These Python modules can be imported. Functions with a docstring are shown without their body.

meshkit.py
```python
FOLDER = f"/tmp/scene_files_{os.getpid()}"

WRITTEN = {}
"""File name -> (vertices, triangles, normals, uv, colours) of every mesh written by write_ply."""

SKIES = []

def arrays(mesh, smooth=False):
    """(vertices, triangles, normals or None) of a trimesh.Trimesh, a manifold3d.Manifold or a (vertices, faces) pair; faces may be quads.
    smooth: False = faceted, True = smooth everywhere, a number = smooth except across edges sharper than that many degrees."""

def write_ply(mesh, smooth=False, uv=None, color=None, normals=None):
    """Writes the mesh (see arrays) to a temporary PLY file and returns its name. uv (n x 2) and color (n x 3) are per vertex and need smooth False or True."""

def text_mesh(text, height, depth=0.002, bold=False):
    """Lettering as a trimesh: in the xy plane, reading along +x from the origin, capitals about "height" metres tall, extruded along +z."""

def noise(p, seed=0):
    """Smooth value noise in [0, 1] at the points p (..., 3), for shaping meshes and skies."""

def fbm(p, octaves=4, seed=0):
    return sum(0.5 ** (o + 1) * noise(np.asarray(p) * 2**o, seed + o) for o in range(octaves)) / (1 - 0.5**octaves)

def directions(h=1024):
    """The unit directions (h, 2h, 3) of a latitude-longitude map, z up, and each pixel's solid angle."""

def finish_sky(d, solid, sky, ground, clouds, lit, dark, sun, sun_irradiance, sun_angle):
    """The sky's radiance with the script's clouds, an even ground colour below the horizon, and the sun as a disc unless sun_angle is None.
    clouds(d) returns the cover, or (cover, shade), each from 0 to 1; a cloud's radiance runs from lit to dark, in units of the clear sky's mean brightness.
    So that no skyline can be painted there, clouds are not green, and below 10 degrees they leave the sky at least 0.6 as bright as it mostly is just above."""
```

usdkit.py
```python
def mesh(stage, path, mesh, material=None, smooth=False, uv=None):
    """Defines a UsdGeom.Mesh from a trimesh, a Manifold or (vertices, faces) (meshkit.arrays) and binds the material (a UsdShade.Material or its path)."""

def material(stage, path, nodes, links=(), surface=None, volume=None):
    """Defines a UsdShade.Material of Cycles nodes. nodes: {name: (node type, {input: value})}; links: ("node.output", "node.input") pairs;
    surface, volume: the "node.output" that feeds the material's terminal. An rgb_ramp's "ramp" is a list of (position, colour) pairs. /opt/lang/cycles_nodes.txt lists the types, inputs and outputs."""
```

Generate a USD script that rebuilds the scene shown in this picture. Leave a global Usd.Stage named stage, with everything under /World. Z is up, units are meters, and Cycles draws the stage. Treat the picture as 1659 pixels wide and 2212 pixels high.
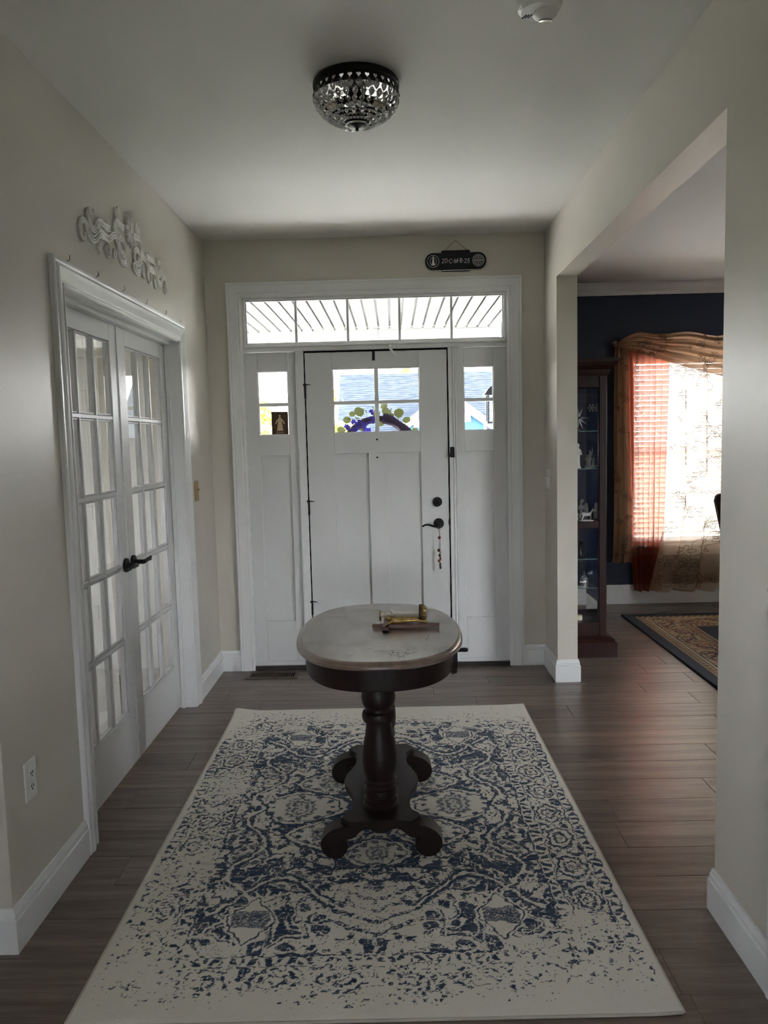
import math, random, re
import numpy as np, trimesh, usdkit, meshkit
import manifold3d as m3
from shapely.geometry import Polygon, Point, LineString, box as sbox
from shapely.ops import unary_union
from shapely import affinity
from pxr import Usd, UsdGeom, UsdLux, UsdShade, Gf, Sdf, Vt

random.seed(7)
RNG = np.random.default_rng(7)
PI = math.pi
stage = Usd.Stage.CreateInMemory()
UsdGeom.SetStageUpAxis(stage, "Z")
UsdGeom.SetStageMetersPerUnit(stage, 1.0)
UsdGeom.Xform.Define(stage, "/World")
UsdGeom.Scope.Define(stage, "/World/Looks")

# ------------------------------------------------------------------ camera, sky, sun, exposure
EXPOSURE = 5.28
SKY_STRENGTH, SUN_STRENGTH = 5.0, 14.0
yaw, pitch, roll, FPX, EYE = -0.0131, -0.0940, -0.0246, 1670.0, 1.488
cam = UsdGeom.Camera.Define(stage, "/World/camera")
cy_, sy_, cp_, sp_ = math.cos(yaw), math.sin(yaw), math.cos(pitch), math.sin(pitch)
fw = np.array([sy_ * cp_, cy_ * cp_, sp_]); r0 = np.array([cy_, -sy_, 0.0]); u0 = np.cross(r0, fw)
rt = r0 * math.cos(roll) + u0 * math.sin(roll); up = -r0 * math.sin(roll) + u0 * math.cos(roll)
cam.AddTransformOp().Set(Gf.Matrix4d(*rt, 0, *up, 0, *(-fw), 0, 0, 0, EYE, 1))
cam.CreateHorizontalApertureAttr(36.0); cam.CreateVerticalApertureAttr(48.0)
cam.CreateFocalLengthAttr(36.0 * FPX / 1659.0)
cam.CreateClippingRangeAttr(Gf.Vec2f(0.05, 500.0))
cam.CreateExposureAttr(EXPOSURE)

SUN_DIR = np.array([0.82, 0.36, 0.55]); SUN_DIR /= np.linalg.norm(SUN_DIR)
sky = UsdLux.DomeLight.Define(stage, "/World/sky")
sky.CreateIntensityAttr(1.0)
skym = usdkit.material(stage, "/World/Looks/sky_air", {
    "sky": ("sky_texture", {"sky_type": "hosek_wilkie", "sun_disc": False, "sun_direction": tuple(SUN_DIR), "turbidity": 5.0, "ground_albedo": 0.3}),
    "hsv": ("hsv", {"saturation": 0.22}),
    "bg": ("background_shader", {"strength": SKY_STRENGTH})},
    [("sky.color", "hsv.color"), ("hsv.color", "bg.color")], surface="bg.background")
UsdShade.MaterialBindingAPI.Apply(sky.GetPrim()).Bind(skym)
sun = UsdLux.DistantLight.Define(stage, "/World/sun")
sun.CreateIntensityAttr(SUN_STRENGTH); sun.CreateAngleAttr(1.2); sun.CreateColorAttr(Gf.Vec3f(1.0, 0.955, 0.88))
def look_z(d):                                           # rotation whose local +z is d
    z = np.asarray(d, float); z /= np.linalg.norm(z)
    x = np.cross([0, 0, 1.0], z); x = x / np.linalg.norm(x) if np.linalg.norm(x) > 1e-6 else np.array([1.0, 0, 0])
    y = np.cross(z, x); return x, y, z
_x, _y, _z = look_z(SUN_DIR)
sun.AddTransformOp().Set(Gf.Matrix4d(*_x, 0, *_y, 0, *_z, 0, 0, 0, 0, 1))

# ------------------------------------------------------------------ helpers
USED = {}
def numbered(path):
    k = USED.get(path, -1) + 1; USED[path] = k
    return path if k == 0 else f"{path}_{k:03d}"
def tag(p, label=None, cat=None, group=None, kind=None):
    p = p.GetPrim() if hasattr(p, "GetPrim") else p
    for k, v in (("label", label), ("category", cat), ("group", group), ("kind", kind)):
        if v: p.SetCustomDataByKey(k, v)
    return p
def obj(name, mesh, m, parent=None, smooth=False, label=None, kind=None):
    base = (str(parent.GetPath()) if parent is not None else "/World") + "/" + name
    p = usdkit.mesh(stage, numbered(base), mesh, M[m] if isinstance(m, str) else m, smooth=smooth).GetPrim()
    return tag(p, label=label, kind=kind)
def thing(name, label, cat, loc=(0, 0, 0), rotz=0.0, group=None, kind=None):
    x = UsdGeom.Xform.Define(stage, numbered("/World/" + name))
    x.AddTranslateOp().Set(Gf.Vec3d(*map(float, loc))); x.AddRotateZOp().Set(float(math.degrees(rotz)))
    return tag(x.GetPrim(), label, cat, group, kind)
def holder(name, kind="structure", label=None, cat=None):
    return tag(UsdGeom.Xform.Define(stage, numbered("/World/" + name)).GetPrim(), label, cat, None, kind)
def sub(parent, name):
    return UsdGeom.Xform.Define(stage, numbered(str(parent.GetPath()) + "/" + name)).GetPrim()
def struct(name, mesh, m, smooth=False, label=None, cat=None):
    p = obj(name, mesh, m, None, smooth); return tag(p, label, cat, None, "structure")
def solo(name, mesh, m, label, cat, group=None, smooth=False, kind=None):
    return tag(obj(name, mesh, m, None, smooth), label, cat, group, kind)

def cat(*ms):
    ms = [m for m in (ms[0] if len(ms) == 1 and isinstance(ms[0], (list, tuple)) else ms)]
    return trimesh.util.concatenate(ms)
def B(x0, x1, y0, y1, z0, z1, c=0.0):
    lo, hi = np.array([min(x0, x1), min(y0, y1), min(z0, z1)], float), np.array([max(x0, x1), max(y0, y1), max(z0, z1)], float)
    if c <= 0:
        return trimesh.creation.box(bounds=[lo, hi])
    c = min(c, 0.45 * float((hi - lo).min()))
    pts = []
    for k in np.ndindex(2, 2, 2):
        p = np.where(np.array(k) == 0, lo, hi); s = np.where(np.array(k) == 0, 1, -1)
        for a in range(3):
            q = p + s * c; q[a] = p[a]; pts.append(q)
    return trimesh.convex.convex_hull(np.array(pts))
def tx(m, M4=None, t=None, rz=None, rx=None, ry=None, s=None):
    m = m.copy()
    if s is not None: m.apply_scale(s)
    for a, ax in ((rx, [1, 0, 0]), (ry, [0, 1, 0]), (rz, [0, 0, 1])):
        if a: m.apply_transform(trimesh.transformations.rotation_matrix(a, ax))
    if M4 is not None: m.apply_transform(M4)
    if t is not None: m.apply_translation(t)
    return m
def frame4(o, x, y, z):
    T = np.eye(4); T[:3, 0], T[:3, 1], T[:3, 2], T[:3, 3] = x, y, z, o; return T
def ext(poly, h0, h1, plane="xy"):
    """Extrudes a polygon of the given plane along the remaining axis from h0 to h1."""
    if not hasattr(poly, "geom_type"): poly = Polygon(poly)
    out = []
    for g in getattr(poly, "geoms", [poly]):
        if g.is_empty: continue
        m = trimesh.creation.extrude_polygon(g, h1 - h0, engine="earcut")
        v = m.vertices.copy(); v[:, 2] += h0
        if plane == "xz": v = v[:, [0, 2, 1]]
        elif plane == "yz": v = v[:, [2, 0, 1]]
        m.vertices = v
        if plane == "xz": m.invert()
        out.append(m)
    return cat(out)
def lathe(prof, n=32, loc=(0, 0, 0), cap=True):
    """prof: (r, z) pairs from bottom to top."""
    prof = list(prof)
    if prof[0][0] > 1e-6: prof = [(0, prof[0][1])] + prof
    if prof[-1][0] > 1e-6: prof = prof + [(0, prof[-1][1])]
    m = trimesh.creation.revolve(np.array(prof, float), sections=n)
    m.merge_vertices(); m.update_faces(m.nondegenerate_faces())
    if m.volume < 0: m.invert()
    m.apply_translation(loc); return m
def tube(pts, r, n=8, closed=False, cap=True):
    P = np.asarray(pts, float); N = len(P); r = np.broadcast_to(np.asarray(r, float), (N,))
    T = np.roll(P, -1, 0) - np.roll(P, 1, 0) if closed else np.gradient(P, axis=0)
    T /= np.maximum(np.linalg.norm(T, axis=1, keepdims=True), 1e-12)
    a = np.array([0, 0, 1.0]) if abs(T[0, 2]) < 0.9 else np.array([1.0, 0, 0])
    u = np.cross(a, T[0]); u /= np.linalg.norm(u); V = []
    for i in range(N):
        u = u - T[i] * (u @ T[i]); u /= max(np.linalg.norm(u), 1e-12); w = np.cross(T[i], u)
        t = np.arange(n) / n * 2 * PI
        V.append(P[i] + r[i] * (np.cos(t)[:, None] * u + np.sin(t)[:, None] * w))
    V = np.vstack(V); F = []
    for i in range(N if closed else N - 1):
        j = (i + 1) % N
        for k in range(n):
            l = (k + 1) % n
            F += [[i * n + k, i * n + l, j * n + l], [i * n + k, j * n + l, j * n + k]]
    if not closed and cap:
        V = np.vstack([V, P[0], P[-1]])
        for k in range(n):
            l = (k + 1) % n
            F += [[len(V) - 2, l, k], [len(V) - 1, (N - 1) * n + k, (N - 1) * n + l]]
    return trimesh.Trimesh(V, F, process=False)
def spline(pts, n=40, closed=False):
    from scipy.interpolate import CubicSpline
    P = np.asarray(pts, float)
    if closed: P = np.vstack([P, P[:1]])
    d = np.r_[0, np.cumsum(np.linalg.norm(np.diff(P, axis=0), axis=1))]
    return CubicSpline(d, P, bc_type="periodic" if closed else "natural")(np.linspace(0, d[-1], n))
def grid(Pf, nu, nv, uv=None):
    """Mesh of Pf(u, v) for u, v in [0, 1]; Pf takes arrays."""
    u, v = np.meshgrid(np.linspace(0, 1, nu), np.linspace(0, 1, nv), indexing="ij")
    P = Pf(u, v).reshape(-1, 3); i = np.arange(nu * nv).reshape(nu, nv)
    q = np.stack([i[:-1, :-1], i[1:, :-1], i[1:, 1:], i[:-1, 1:]], -1).reshape(-1, 4)
    return trimesh.Trimesh(P, np.vstack([q[:, [0, 1, 2]], q[:, [0, 2, 3]]]), process=False)
def moulding(profile, p0, p1, across, out, m0=0.0, m1=0.0, n0=0.0, n1=0.0):
    """Profile of (a across, b outward) points drawn from p0 to p1; m0/m1: mitre slope of the two ends along the run."""
    p0, p1, ac, o = (np.asarray(k, float) for k in (p0, p1, across, out)); d = (p1 - p0) / np.linalg.norm(p1 - p0)
    pr = np.asarray(profile, float); n = len(pr)
    E0 = p0 + pr[:, :1] * ac + pr[:, 1:] * o + d * (m0 * pr[:, :1] + n0 * pr[:, 1:]); E1 = p1 + pr[:, :1] * ac + pr[:, 1:] * o + d * (m1 * pr[:, :1] + n1 * pr[:, 1:])
    tri = trimesh.creation.triangulate_polygon(Polygon(pr), engine="earcut")
    V = np.vstack([E0, E1]); F = [[i, (i + 1) % n, n + (i + 1) % n] for i in range(n)] + [[i, n + (i + 1) % n, n + i] for i in range(n)]
    tv, tf = tri; lut = [int(np.argmin(((pr - q) ** 2).sum(1))) for q in tv]
    F += [[lut[a] for a in f[::-1]] for f in tf] + [[n + lut[a] for a in f] for f in tf]
    m = trimesh.Trimesh(V, F, process=False)
    if m.volume < 0: m.invert()
    return m
def body(bones, seg=14, edge=None, rounds=6):
    """One continuous surface: hulls of sphere pairs (p0, r0, p1, r1), joined and smoothed."""
    parts = []
    for p0, r0_, p1, r1_ in bones:
        a = m3.Manifold.sphere(r0_, seg).translate(tuple(map(float, p0))); b = m3.Manifold.sphere(r1_, seg).translate(tuple(map(float, p1)))
        parts.append(m3.Manifold.batch_hull([a, b]))
    m = m3.Manifold.batch_boolean(parts, m3.OpType.Add)
    if edge: m = m.refine_to_length(edge)
    k = m.to_mesh(); t = trimesh.Trimesh(k.vert_properties[:, :3], k.tri_verts, process=True)
    if edge: trimesh.smoothing.filter_taubin(t, iterations=rounds)
    return t
def ell(c, r, sub_=2):
    m = trimesh.creation.icosphere(sub_, 1.0); m.apply_scale(r); m.apply_translation(c); return m
def disc_on(c, r, h, axis="y", n=28, bev=0.15):
    """Short bevelled round plate whose back lies at c and which stands out by h along -y / +x / -x / +z / -z."""
    m = lathe([(r, 0), (r, h * (1 - bev)), (r * (1 - bev * h / r), h)], n)
    R = {"y": dict(rx=PI / 2), "+x": dict(ry=PI / 2), "-x": dict(ry=-PI / 2), "+z": {}, "-z": dict(rx=PI)}[axis]
    return tx(m, t=c, **R)

# ------------------------------------------------------------------ materials
M = {}
def mat(name, color, rough=0.5, spec=0.5, metal=0.0, bump=None, vary=None, coat=0.0, extra=None, aniso=(1, 1, 1)):
    """Plain principled look; bump=(scale, strength[, detail]); vary=(colour2, scale[, lo, hi]) mixes a second tone by noise."""
    nodes = {"p": ("principled_bsdf", {"base_color": color, "roughness": rough, "specular_ior_level": spec, "metallic": metal, "coat_weight": coat, **(extra or {})}),
             "g": ("geometry", {}), "mp": ("mapping", {"mapping_type": "point", "scale": aniso})}
    links = [("g.position", "mp.vector")]
    if vary:
        nodes["vn"] = ("noise_texture", {"scale": vary[1], "detail": 4.0})
        lo, hi = (vary[2], vary[3]) if len(vary) > 3 else (0.35, 0.65)
        nodes["vr"] = ("rgb_ramp", {"ramp": [(lo, color), (hi, vary[0])]})
        links += [("mp.vector", "vn.vector"), ("vn.fac", "vr.fac"), ("vr.color", "p.base_color")]
    if bump:
        nodes["bn"] = ("noise_texture", {"scale": bump[0], "detail": bump[2] if len(bump) > 2 else 2.0})
        nodes["b"] = ("bump", {"strength": bump[1], "distance": 0.002})
        links += [("mp.vector", "bn.vector"), ("bn.fac", "b.height"), ("b.normal", "p.normal")]
    M[name] = usdkit.material(stage, "/World/Looks/" + name, nodes, links, surface="p.BSDF")
def pane(name, tint=(1, 1, 1), ior=1.62):
    """Thin clear sheet: light passes straight through, the face turned to the light path mirrors by Fresnel."""
    nodes = {"t": ("transparent_bsdf", {"color": tint}), "g": ("glossy_bsdf", {"color": (1, 1, 1), "roughness": 0.0}), "f": ("fresnel", {"IOR": ior}), "m": ("mix_closure", {}),
             "ge": ("geometry", {}), "inv": ("math", {"math_type": "subtract", "value1": 1.0}), "mu": ("math", {"math_type": "multiply"})}
    links = [("ge.backfacing", "inv.value2"), ("f.fac", "mu.value1"), ("inv.value", "mu.value2"), ("mu.value", "m.fac"), ("t.BSDF", "m.closure1"), ("g.BSDF", "m.closure2")]
    M[name] = usdkit.material(stage, "/World/Looks/" + name, nodes, links, surface="m.closure")
def cloth(name, color, through, clear, rough=0.8, weave=None):
    """Curtain cloth: diffuse + translucent, part of it open weave (transparent)."""
    nodes = {"d": ("diffuse_bsdf", {"color": color}), "tr": ("translucent_bsdf", {"color": through}), "a": ("mix_closure", {"fac": 0.5}),
             "t": ("transparent_bsdf", {"color": (1, 1, 1)}), "m": ("mix_closure", {"fac": clear})}
    links = [("d.BSDF", "a.closure1"), ("tr.BSDF", "a.closure2"), ("a.closure", "m.closure1"), ("t.BSDF", "m.closure2")]
    M[name] = usdkit.material(stage, "/World/Looks/" + name, nodes, links, surface="m.closure")

mat("wall_paint", (0.60, 0.565, 0.505), 0.42, 0.5, bump=(260, 0.12))
mat("ceiling_paint", (0.70, 0.69, 0.65), 0.75, 0.3, bump=(200, 0.1))
mat("white_trim", (0.76, 0.77, 0.78), 0.33, 0.42)
mat("white_door", (0.67, 0.675, 0.685), 0.38, 0.35, bump=(140, 0.03))
mat("navy_paint", (0.006, 0.014, 0.045), 0.5, 0.4, bump=(260, 0.1))
mat("black_metal", (0.005, 0.005, 0.007), 0.46, 0.3)
mat("bronze_dark", (0.012, 0.010, 0.009), 0.42, 0.5, metal=0.3)
mat("gap_black", (0.004, 0.004, 0.004), 0.9, 0.1)
mat("white_plastic", (0.78, 0.78, 0.76), 0.35, 0.5)
mat("brass", (0.42, 0.30, 0.12), 0.35, 0.5, metal=0.9)
mat("gilt", (0.62, 0.43, 0.16), 0.3, 0.5, metal=0.9, vary=((0.30, 0.19, 0.06), 60))
mat("dark_wood", (0.015, 0.0060, 0.0055), 0.42, 0.32, vary=((0.008, 0.0032, 0.003), 9), aniso=(6, 1, 6))
mat("cherry_dark", (0.022, 0.005, 0.004), 0.28, 0.5, vary=((0.011, 0.003, 0.003), 7), aniso=(5, 5, 0.6), coat=0.2)
mat("cross_wood", (0.12, 0.030, 0.014), 0.3, 0.5, vary=((0.05, 0.012, 0.007), 40), aniso=(0.2, 1, 1))
mat("porcelain", (0.80, 0.77, 0.72), 0.3, 0.5)
mat("crystal_white", (0.8, 0.82, 0.85), 0.1, 0.5, extra={"transmission_weight": 0.6})
mat("white_wash", (0.82, 0.80, 0.78), 0.4, 0.5, vary=((0.66, 0.63, 0.60), 35))
mat("sign_black", (0.008, 0.009, 0.014), 0.6, 0.3)
mat("chalk", (0.75, 0.75, 0.75), 0.9, 0.1)
mat("twine", (0.25, 0.14, 0.07), 0.9, 0.1)
mat("leather_brown", (0.07, 0.022, 0.012), 0.5, 0.4)
mat("bead_red", (0.16, 0.03, 0.02), 0.25, 0.5)
mat("bead_silver", (0.6, 0.58, 0.55), 0.25, 0.5, metal=0.9)
mat("vent_bronze", (0.10, 0.075, 0.055), 0.45, 0.5, metal=0.4)
mat("threshold", (0.035, 0.03, 0.027), 0.5, 0.4, metal=0.3)
mat("vinyl_white", (0.24, 0.247, 0.235), 0.45, 0.4)
mat("roof_shingle", (0.016, 0.022, 0.032), 0.9, 0.15, vary=((0.036, 0.044, 0.058), 3.0), aniso=(0.6, 3, 3))
mat("siding_blue", (0.030, 0.080, 0.140), 0.7, 0.2)
mat("ext_white", (0.82, 0.83, 0.85), 0.6, 0.3)
mat("ground_mix", (0.10, 0.125, 0.055), 0.95, 0.1, vary=((0.19, 0.185, 0.13), 0.15))
mat("concrete", (0.58, 0.57, 0.54), 0.9, 0.2)
mat("bark", (0.10, 0.07, 0.045), 0.9, 0.2)
mat("lantern_metal", (0.02, 0.025, 0.04), 0.5, 0.4)
mat("card_brown", (0.075, 0.045, 0.030), 0.6, 0.3)
mat("card_cream", (0.62, 0.47, 0.30), 0.6, 0.3)
mat("wreath_twig", (0.05, 0.032, 0.045), 0.9, 0.2)
mat("upholstery", (0.025, 0.014, 0.010), 0.75, 0.3, bump=(300, 0.2))
mat("candle_wax", (0.80, 0.76, 0.58), 0.5, 0.4, extra={"subsurface_weight": 0.3})
mat("mirror_glass", (0.75, 0.78, 0.79), 0.01, 0.5, metal=1.0)
mat("glass_edge", (0.25, 0.42, 0.38), 0.1, 0.5, extra={"transmission_weight": 0.4})
mat("gold_thread", (0.13, 0.068, 0.030), 0.5, 0.5)
mat("burgundy_brown", (0.12, 0.045, 0.03), 0.8, 0.2)
pane("clear_pane"); pane("shelf_pane", (0.90, 0.96, 0.94))
def leafy(name, c, t):
    nodes = {"d": ("principled_bsdf", {"base_color": c, "roughness": 0.55, "specular_ior_level": 0.3}), "t": ("translucent_bsdf", {"color": t}), "m": ("mix_closure", {"fac": 0.45}),
             "o": ("object_info", {})}
    M[name] = usdkit.material(stage, "/World/Looks/" + name, nodes, [("d.BSDF", "m.closure1"), ("t.BSDF", "m.closure2")], surface="m.closure")
leafy("leaf_yellow", (0.42, 0.40, 0.06), (0.50, 0.48, 0.08)); leafy("leaf_green", (0.20, 0.26, 0.07), (0.28, 0.36, 0.08))
leafy("eucalyptus", (0.20, 0.22, 0.13), (0.30, 0.32, 0.14)); leafy("petal_purple", (0.11, 0.08, 0.42), (0.22, 0.18, 0.62)); leafy("ribbon_plum", (0.05, 0.03, 0.07), (0.10, 0.06, 0.14))
cloth("terracotta_sheer", (0.42, 0.115, 0.062), (0.52, 0.150, 0.085), 0.14)
cloth("gold_sheer", (0.52, 0.36, 0.24), (0.62, 0.46, 0.33), 0.34)
cloth("gold_scarf", (0.46, 0.29, 0.18), (0.54, 0.36, 0.24), 0.08)
cloth("white_voile", (0.78, 0.77, 0.745), (0.52, 0.51, 0.485), 0.04)
cloth("blind_white", (0.80, 0.80, 0.79), (0.50, 0.50, 0.49), 0.0)
# glass for the crystals
M["crystal"] = usdkit.material(stage, "/World/Looks/crystal", {"p": ("principled_bsdf", {"base_color": (1, 1, 1), "roughness": 0.02, "ior": 1.7, "transmission_weight": 0.88})}, [], surface="p.BSDF")
# floor planks: grain along x, tone and grain change from plank to plank
M["plank"] = usdkit.material(stage, "/World/Looks/plank", {
    "g": ("geometry", {}), "oi": ("object_info", {}), "mul": ("vector_math", {"math_type": "scale", "scale": 37.0}), "comb": ("combine_xyz", {}),
    "add": ("vector_math", {"math_type": "add"}), "mp": ("mapping", {"mapping_type": "point", "scale": (0.9, 13.0, 1.0)}),
    "n1": ("noise_texture", {"scale": 1.6, "detail": 6.0, "roughness": 0.62, "distortion": 0.35}),
    "mp2": ("mapping", {"mapping_type": "point", "scale": (6.0, 170.0, 1.0)}), "n2": ("noise_texture", {"scale": 1.0, "detail": 3.0}),
    "r1": ("rgb_ramp", {"ramp": [(0.28, (0.080, 0.058, 0.044)), (0.5, (0.148, 0.113, 0.089)), (0.72, (0.22, 0.176, 0.143))]}),
    "ro": ("rgb_ramp", {"ramp": [(0.0, (0.78, 0.78, 0.78)), (1.0, (1.12, 1.10, 1.08))]}),
    "mx": ("mix_color", {"blend_type": "multiply", "fac": 1.0}), "r2": ("rgb_ramp", {"ramp": [(0.30, (0.72, 0.72, 0.72)), (0.55, (1, 1, 1))]}),
    "mx2": ("mix_color", {"blend_type": "multiply", "fac": 0.8}), "b": ("bump", {"strength": 0.55, "distance": 0.0012}),
    "p": ("principled_bsdf", {"roughness": 0.29, "specular_ior_level": 0.6})},
    [("oi.random", "comb.x"), ("oi.random", "comb.y"), ("comb.vector", "mul.vector1"), ("g.position", "add.vector1"), ("mul.vector", "add.vector2"),
     ("add.vector", "mp.vector"), ("mp.vector", "n1.vector"), ("add.vector", "mp2.vector"), ("mp2.vector", "n2.vector"), ("n1.fac", "r1.fac"), ("oi.random", "ro.fac"),
     ("r1.color", "mx.a"), ("ro.color", "mx.b"), ("n2.fac", "r2.fac"), ("mx.result", "mx2.a"), ("r2.color", "mx2.b"), ("mx2.result", "p.base_color"),
     ("n2.fac", "b.height"), ("b.normal", "p.normal")], surface="p.BSDF")
# worn table top, base colour lifted to paint in window glare
M["table_top"] = usdkit.material(stage, "/World/Looks/table_top", {
    "g": ("geometry", {}), "mp": ("mapping", {"mapping_type": "point", "scale": (6, 1.2, 1)}), "n": ("noise_texture", {"scale": 5.0, "detail": 6.0}),
    "r": ("rgb_ramp", {"ramp": [(0.3, (0.095, 0.056, 0.041)), (0.7, (0.175, 0.115, 0.086))]}), "n2": ("noise_texture", {"scale": 7.0, "detail": 3.0}),
    "rr": ("rgb_ramp", {"ramp": [(0.3, (0.27, 0.27, 0.27)), (0.7, (0.40, 0.40, 0.40))]}), "p": ("principled_bsdf", {"specular_ior_level": 0.8, "coat_weight": 1.0, "coat_roughness": 0.24, "coat_ior": 1.9})},
    [("g.position", "mp.vector"), ("mp.vector", "n.vector"), ("n.fac", "r.fac"), ("r.color", "p.base_color"), ("g.position", "n2.vector"), ("n2.fac", "rr.fac"), ("rr.color", "p.roughness")], surface="p.BSDF")
def vcol(name, rough, bump):
    M[name] = usdkit.material(stage, "/World/Looks/" + name, {
        "a": ("attribute", {"attribute": "tone"}), "g": ("geometry", {}), "n": ("noise_texture", {"scale": bump[0], "detail": 2.0}), "b": ("bump", {"strength": bump[1], "distance": 0.003}),
        "p": ("principled_bsdf", {"roughness": rough, "specular_ior_level": 0.15, "sheen_weight": 0.15})},
        [("a.color", "p.base_color"), ("g.position", "n.vector"), ("n.fac", "b.height"), ("b.normal", "p.normal")], surface="p.BSDF")
vcol("rug_pile", 0.95, (330, 0.45))
def paint(prim, colors):
    UsdGeom.PrimvarsAPI(prim).CreatePrimvar("tone", Sdf.ValueTypeNames.Color3fArray, "vertex").Set(Vt.Vec3fArray.FromNumpy(np.asarray(colors, np.float32)))

# ------------------------------------------------------------------ the setting: room shell
D, XL, XR, H = 4.942, -1.154, 0.968, 2.743
def rect(a0, a1, b0, b1): return sbox(a0, b0, a1, b1)
struct("wall_front", ext(rect(-5, XR + 0.06, -0.06, H) - rect(-0.935, 0.745, -1, 2.40) - rect(-3.5, -2.7, 1.0, 2.0), D, D + 0.15, "xz"), "wall_paint")  # left hole: office window out of view, sized to light the sheer curtains
struct("wall_left", ext(rect(2.152, D, 0, H) - rect(2.78, 4.258, -1, 2.045), XL - 0.12, XL, "yz"), "wall_paint")
struct("wall_left_return", B(-5, XL - 0.12, 2.152, 2.272, 0, H), "wall_paint")
struct("wall_right", cat(ext(rect(-3.8, D, 0, H) - rect(2.294, 4.579, -1, 2.397), XR, XR + 0.11, "yz"), ext(rect(2.274, 4.599, 0, 2.417) - rect(2.294, 4.579, -1, 2.397), XR + 0.11, XR + 0.12, "yz")), "wall_paint")  # runs on out of view, keeping side-room light out of the rear hall
struct("wall_dining_left", ext(rect(2.07, 6.7, 0, H) - rect(2.274, 4.599, -1, 2.417), XR + 0.11, XR + 0.12, "yz"), "navy_paint")
struct("wall_porch_side", B(XR, XR + 0.11, D + 0.15, 6.7, -0.06, H), "vinyl_white")
struct("wall_dining_front", ext(rect(XR, 5.5, -0.06, H) - rect(2.07, 4.60, 0.52, 2.12), 6.7, 6.85, "xz"), "navy_paint")
struct("wall_dining_right", B(5.5, 5.6, 1.95, 6.85, -0.06, H), "navy_paint")
struct("wall_dining_back", ext(rect(XR + 0.12, 5.5, -0.06, H) - rect(3.05, 3.95, -1, 2.2), 1.95, 2.07, "xz"), "navy_paint")  # opening out of view, cut to light dining ceiling and far hall
struct("wall_office_left", ext(rect(2.272, D, 0, H) - rect(3.3, 3.9, 1.0, 2.0), -5.12, -5, "yz"), "wall_paint")  # window out of view, lights the curtains behind the French doors
YB = -3.8
struct("wall_back", ext(rect(-5, 5.5, -0.06, H) - rect(-0.6, 0.4, 0.9, 1.5), YB - 0.12, YB, "xz"), "wall_paint")  # window opening out of view, sized to light the hall from behind
struct("wall_left_rear", cat(B(XL - 0.12, XL, -1.0, 1.05, 0, H), B(-5, XL - 0.119, 0.93, 1.05, 0, H)), "wall_paint")  # out of view; narrows the side passage so the left return stays dark
struct("wall_far_left", B(-5.12, -5, YB, 0.93, 0, H), "wall_paint")
struct("wall_side_hall", ext(rect(0.93, 2.272, -0.06, H) - rect(1.25, 1.75, 1.3, 2.1), -3.12, -3.0, "yz"), "wall_paint")  # unseen end wall and window, placed to light right wall and near rug
struct("wall_far_right", ext(rect(YB, 1.95, -0.06, H) - rect(-3.2, 1.5, 0.6, 2.3), 5.5, 5.6, "yz"), "wall_paint")  # window out of view; its sun reaches the dining room through the back opening
struct("ceiling", cat(B(-5.12, 5.6, YB - 0.12, D + 0.15, H, H + 0.12), B(XR, 5.6, D + 0.15, 6.85, H, H + 0.12)), "ceiling_paint")
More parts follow.
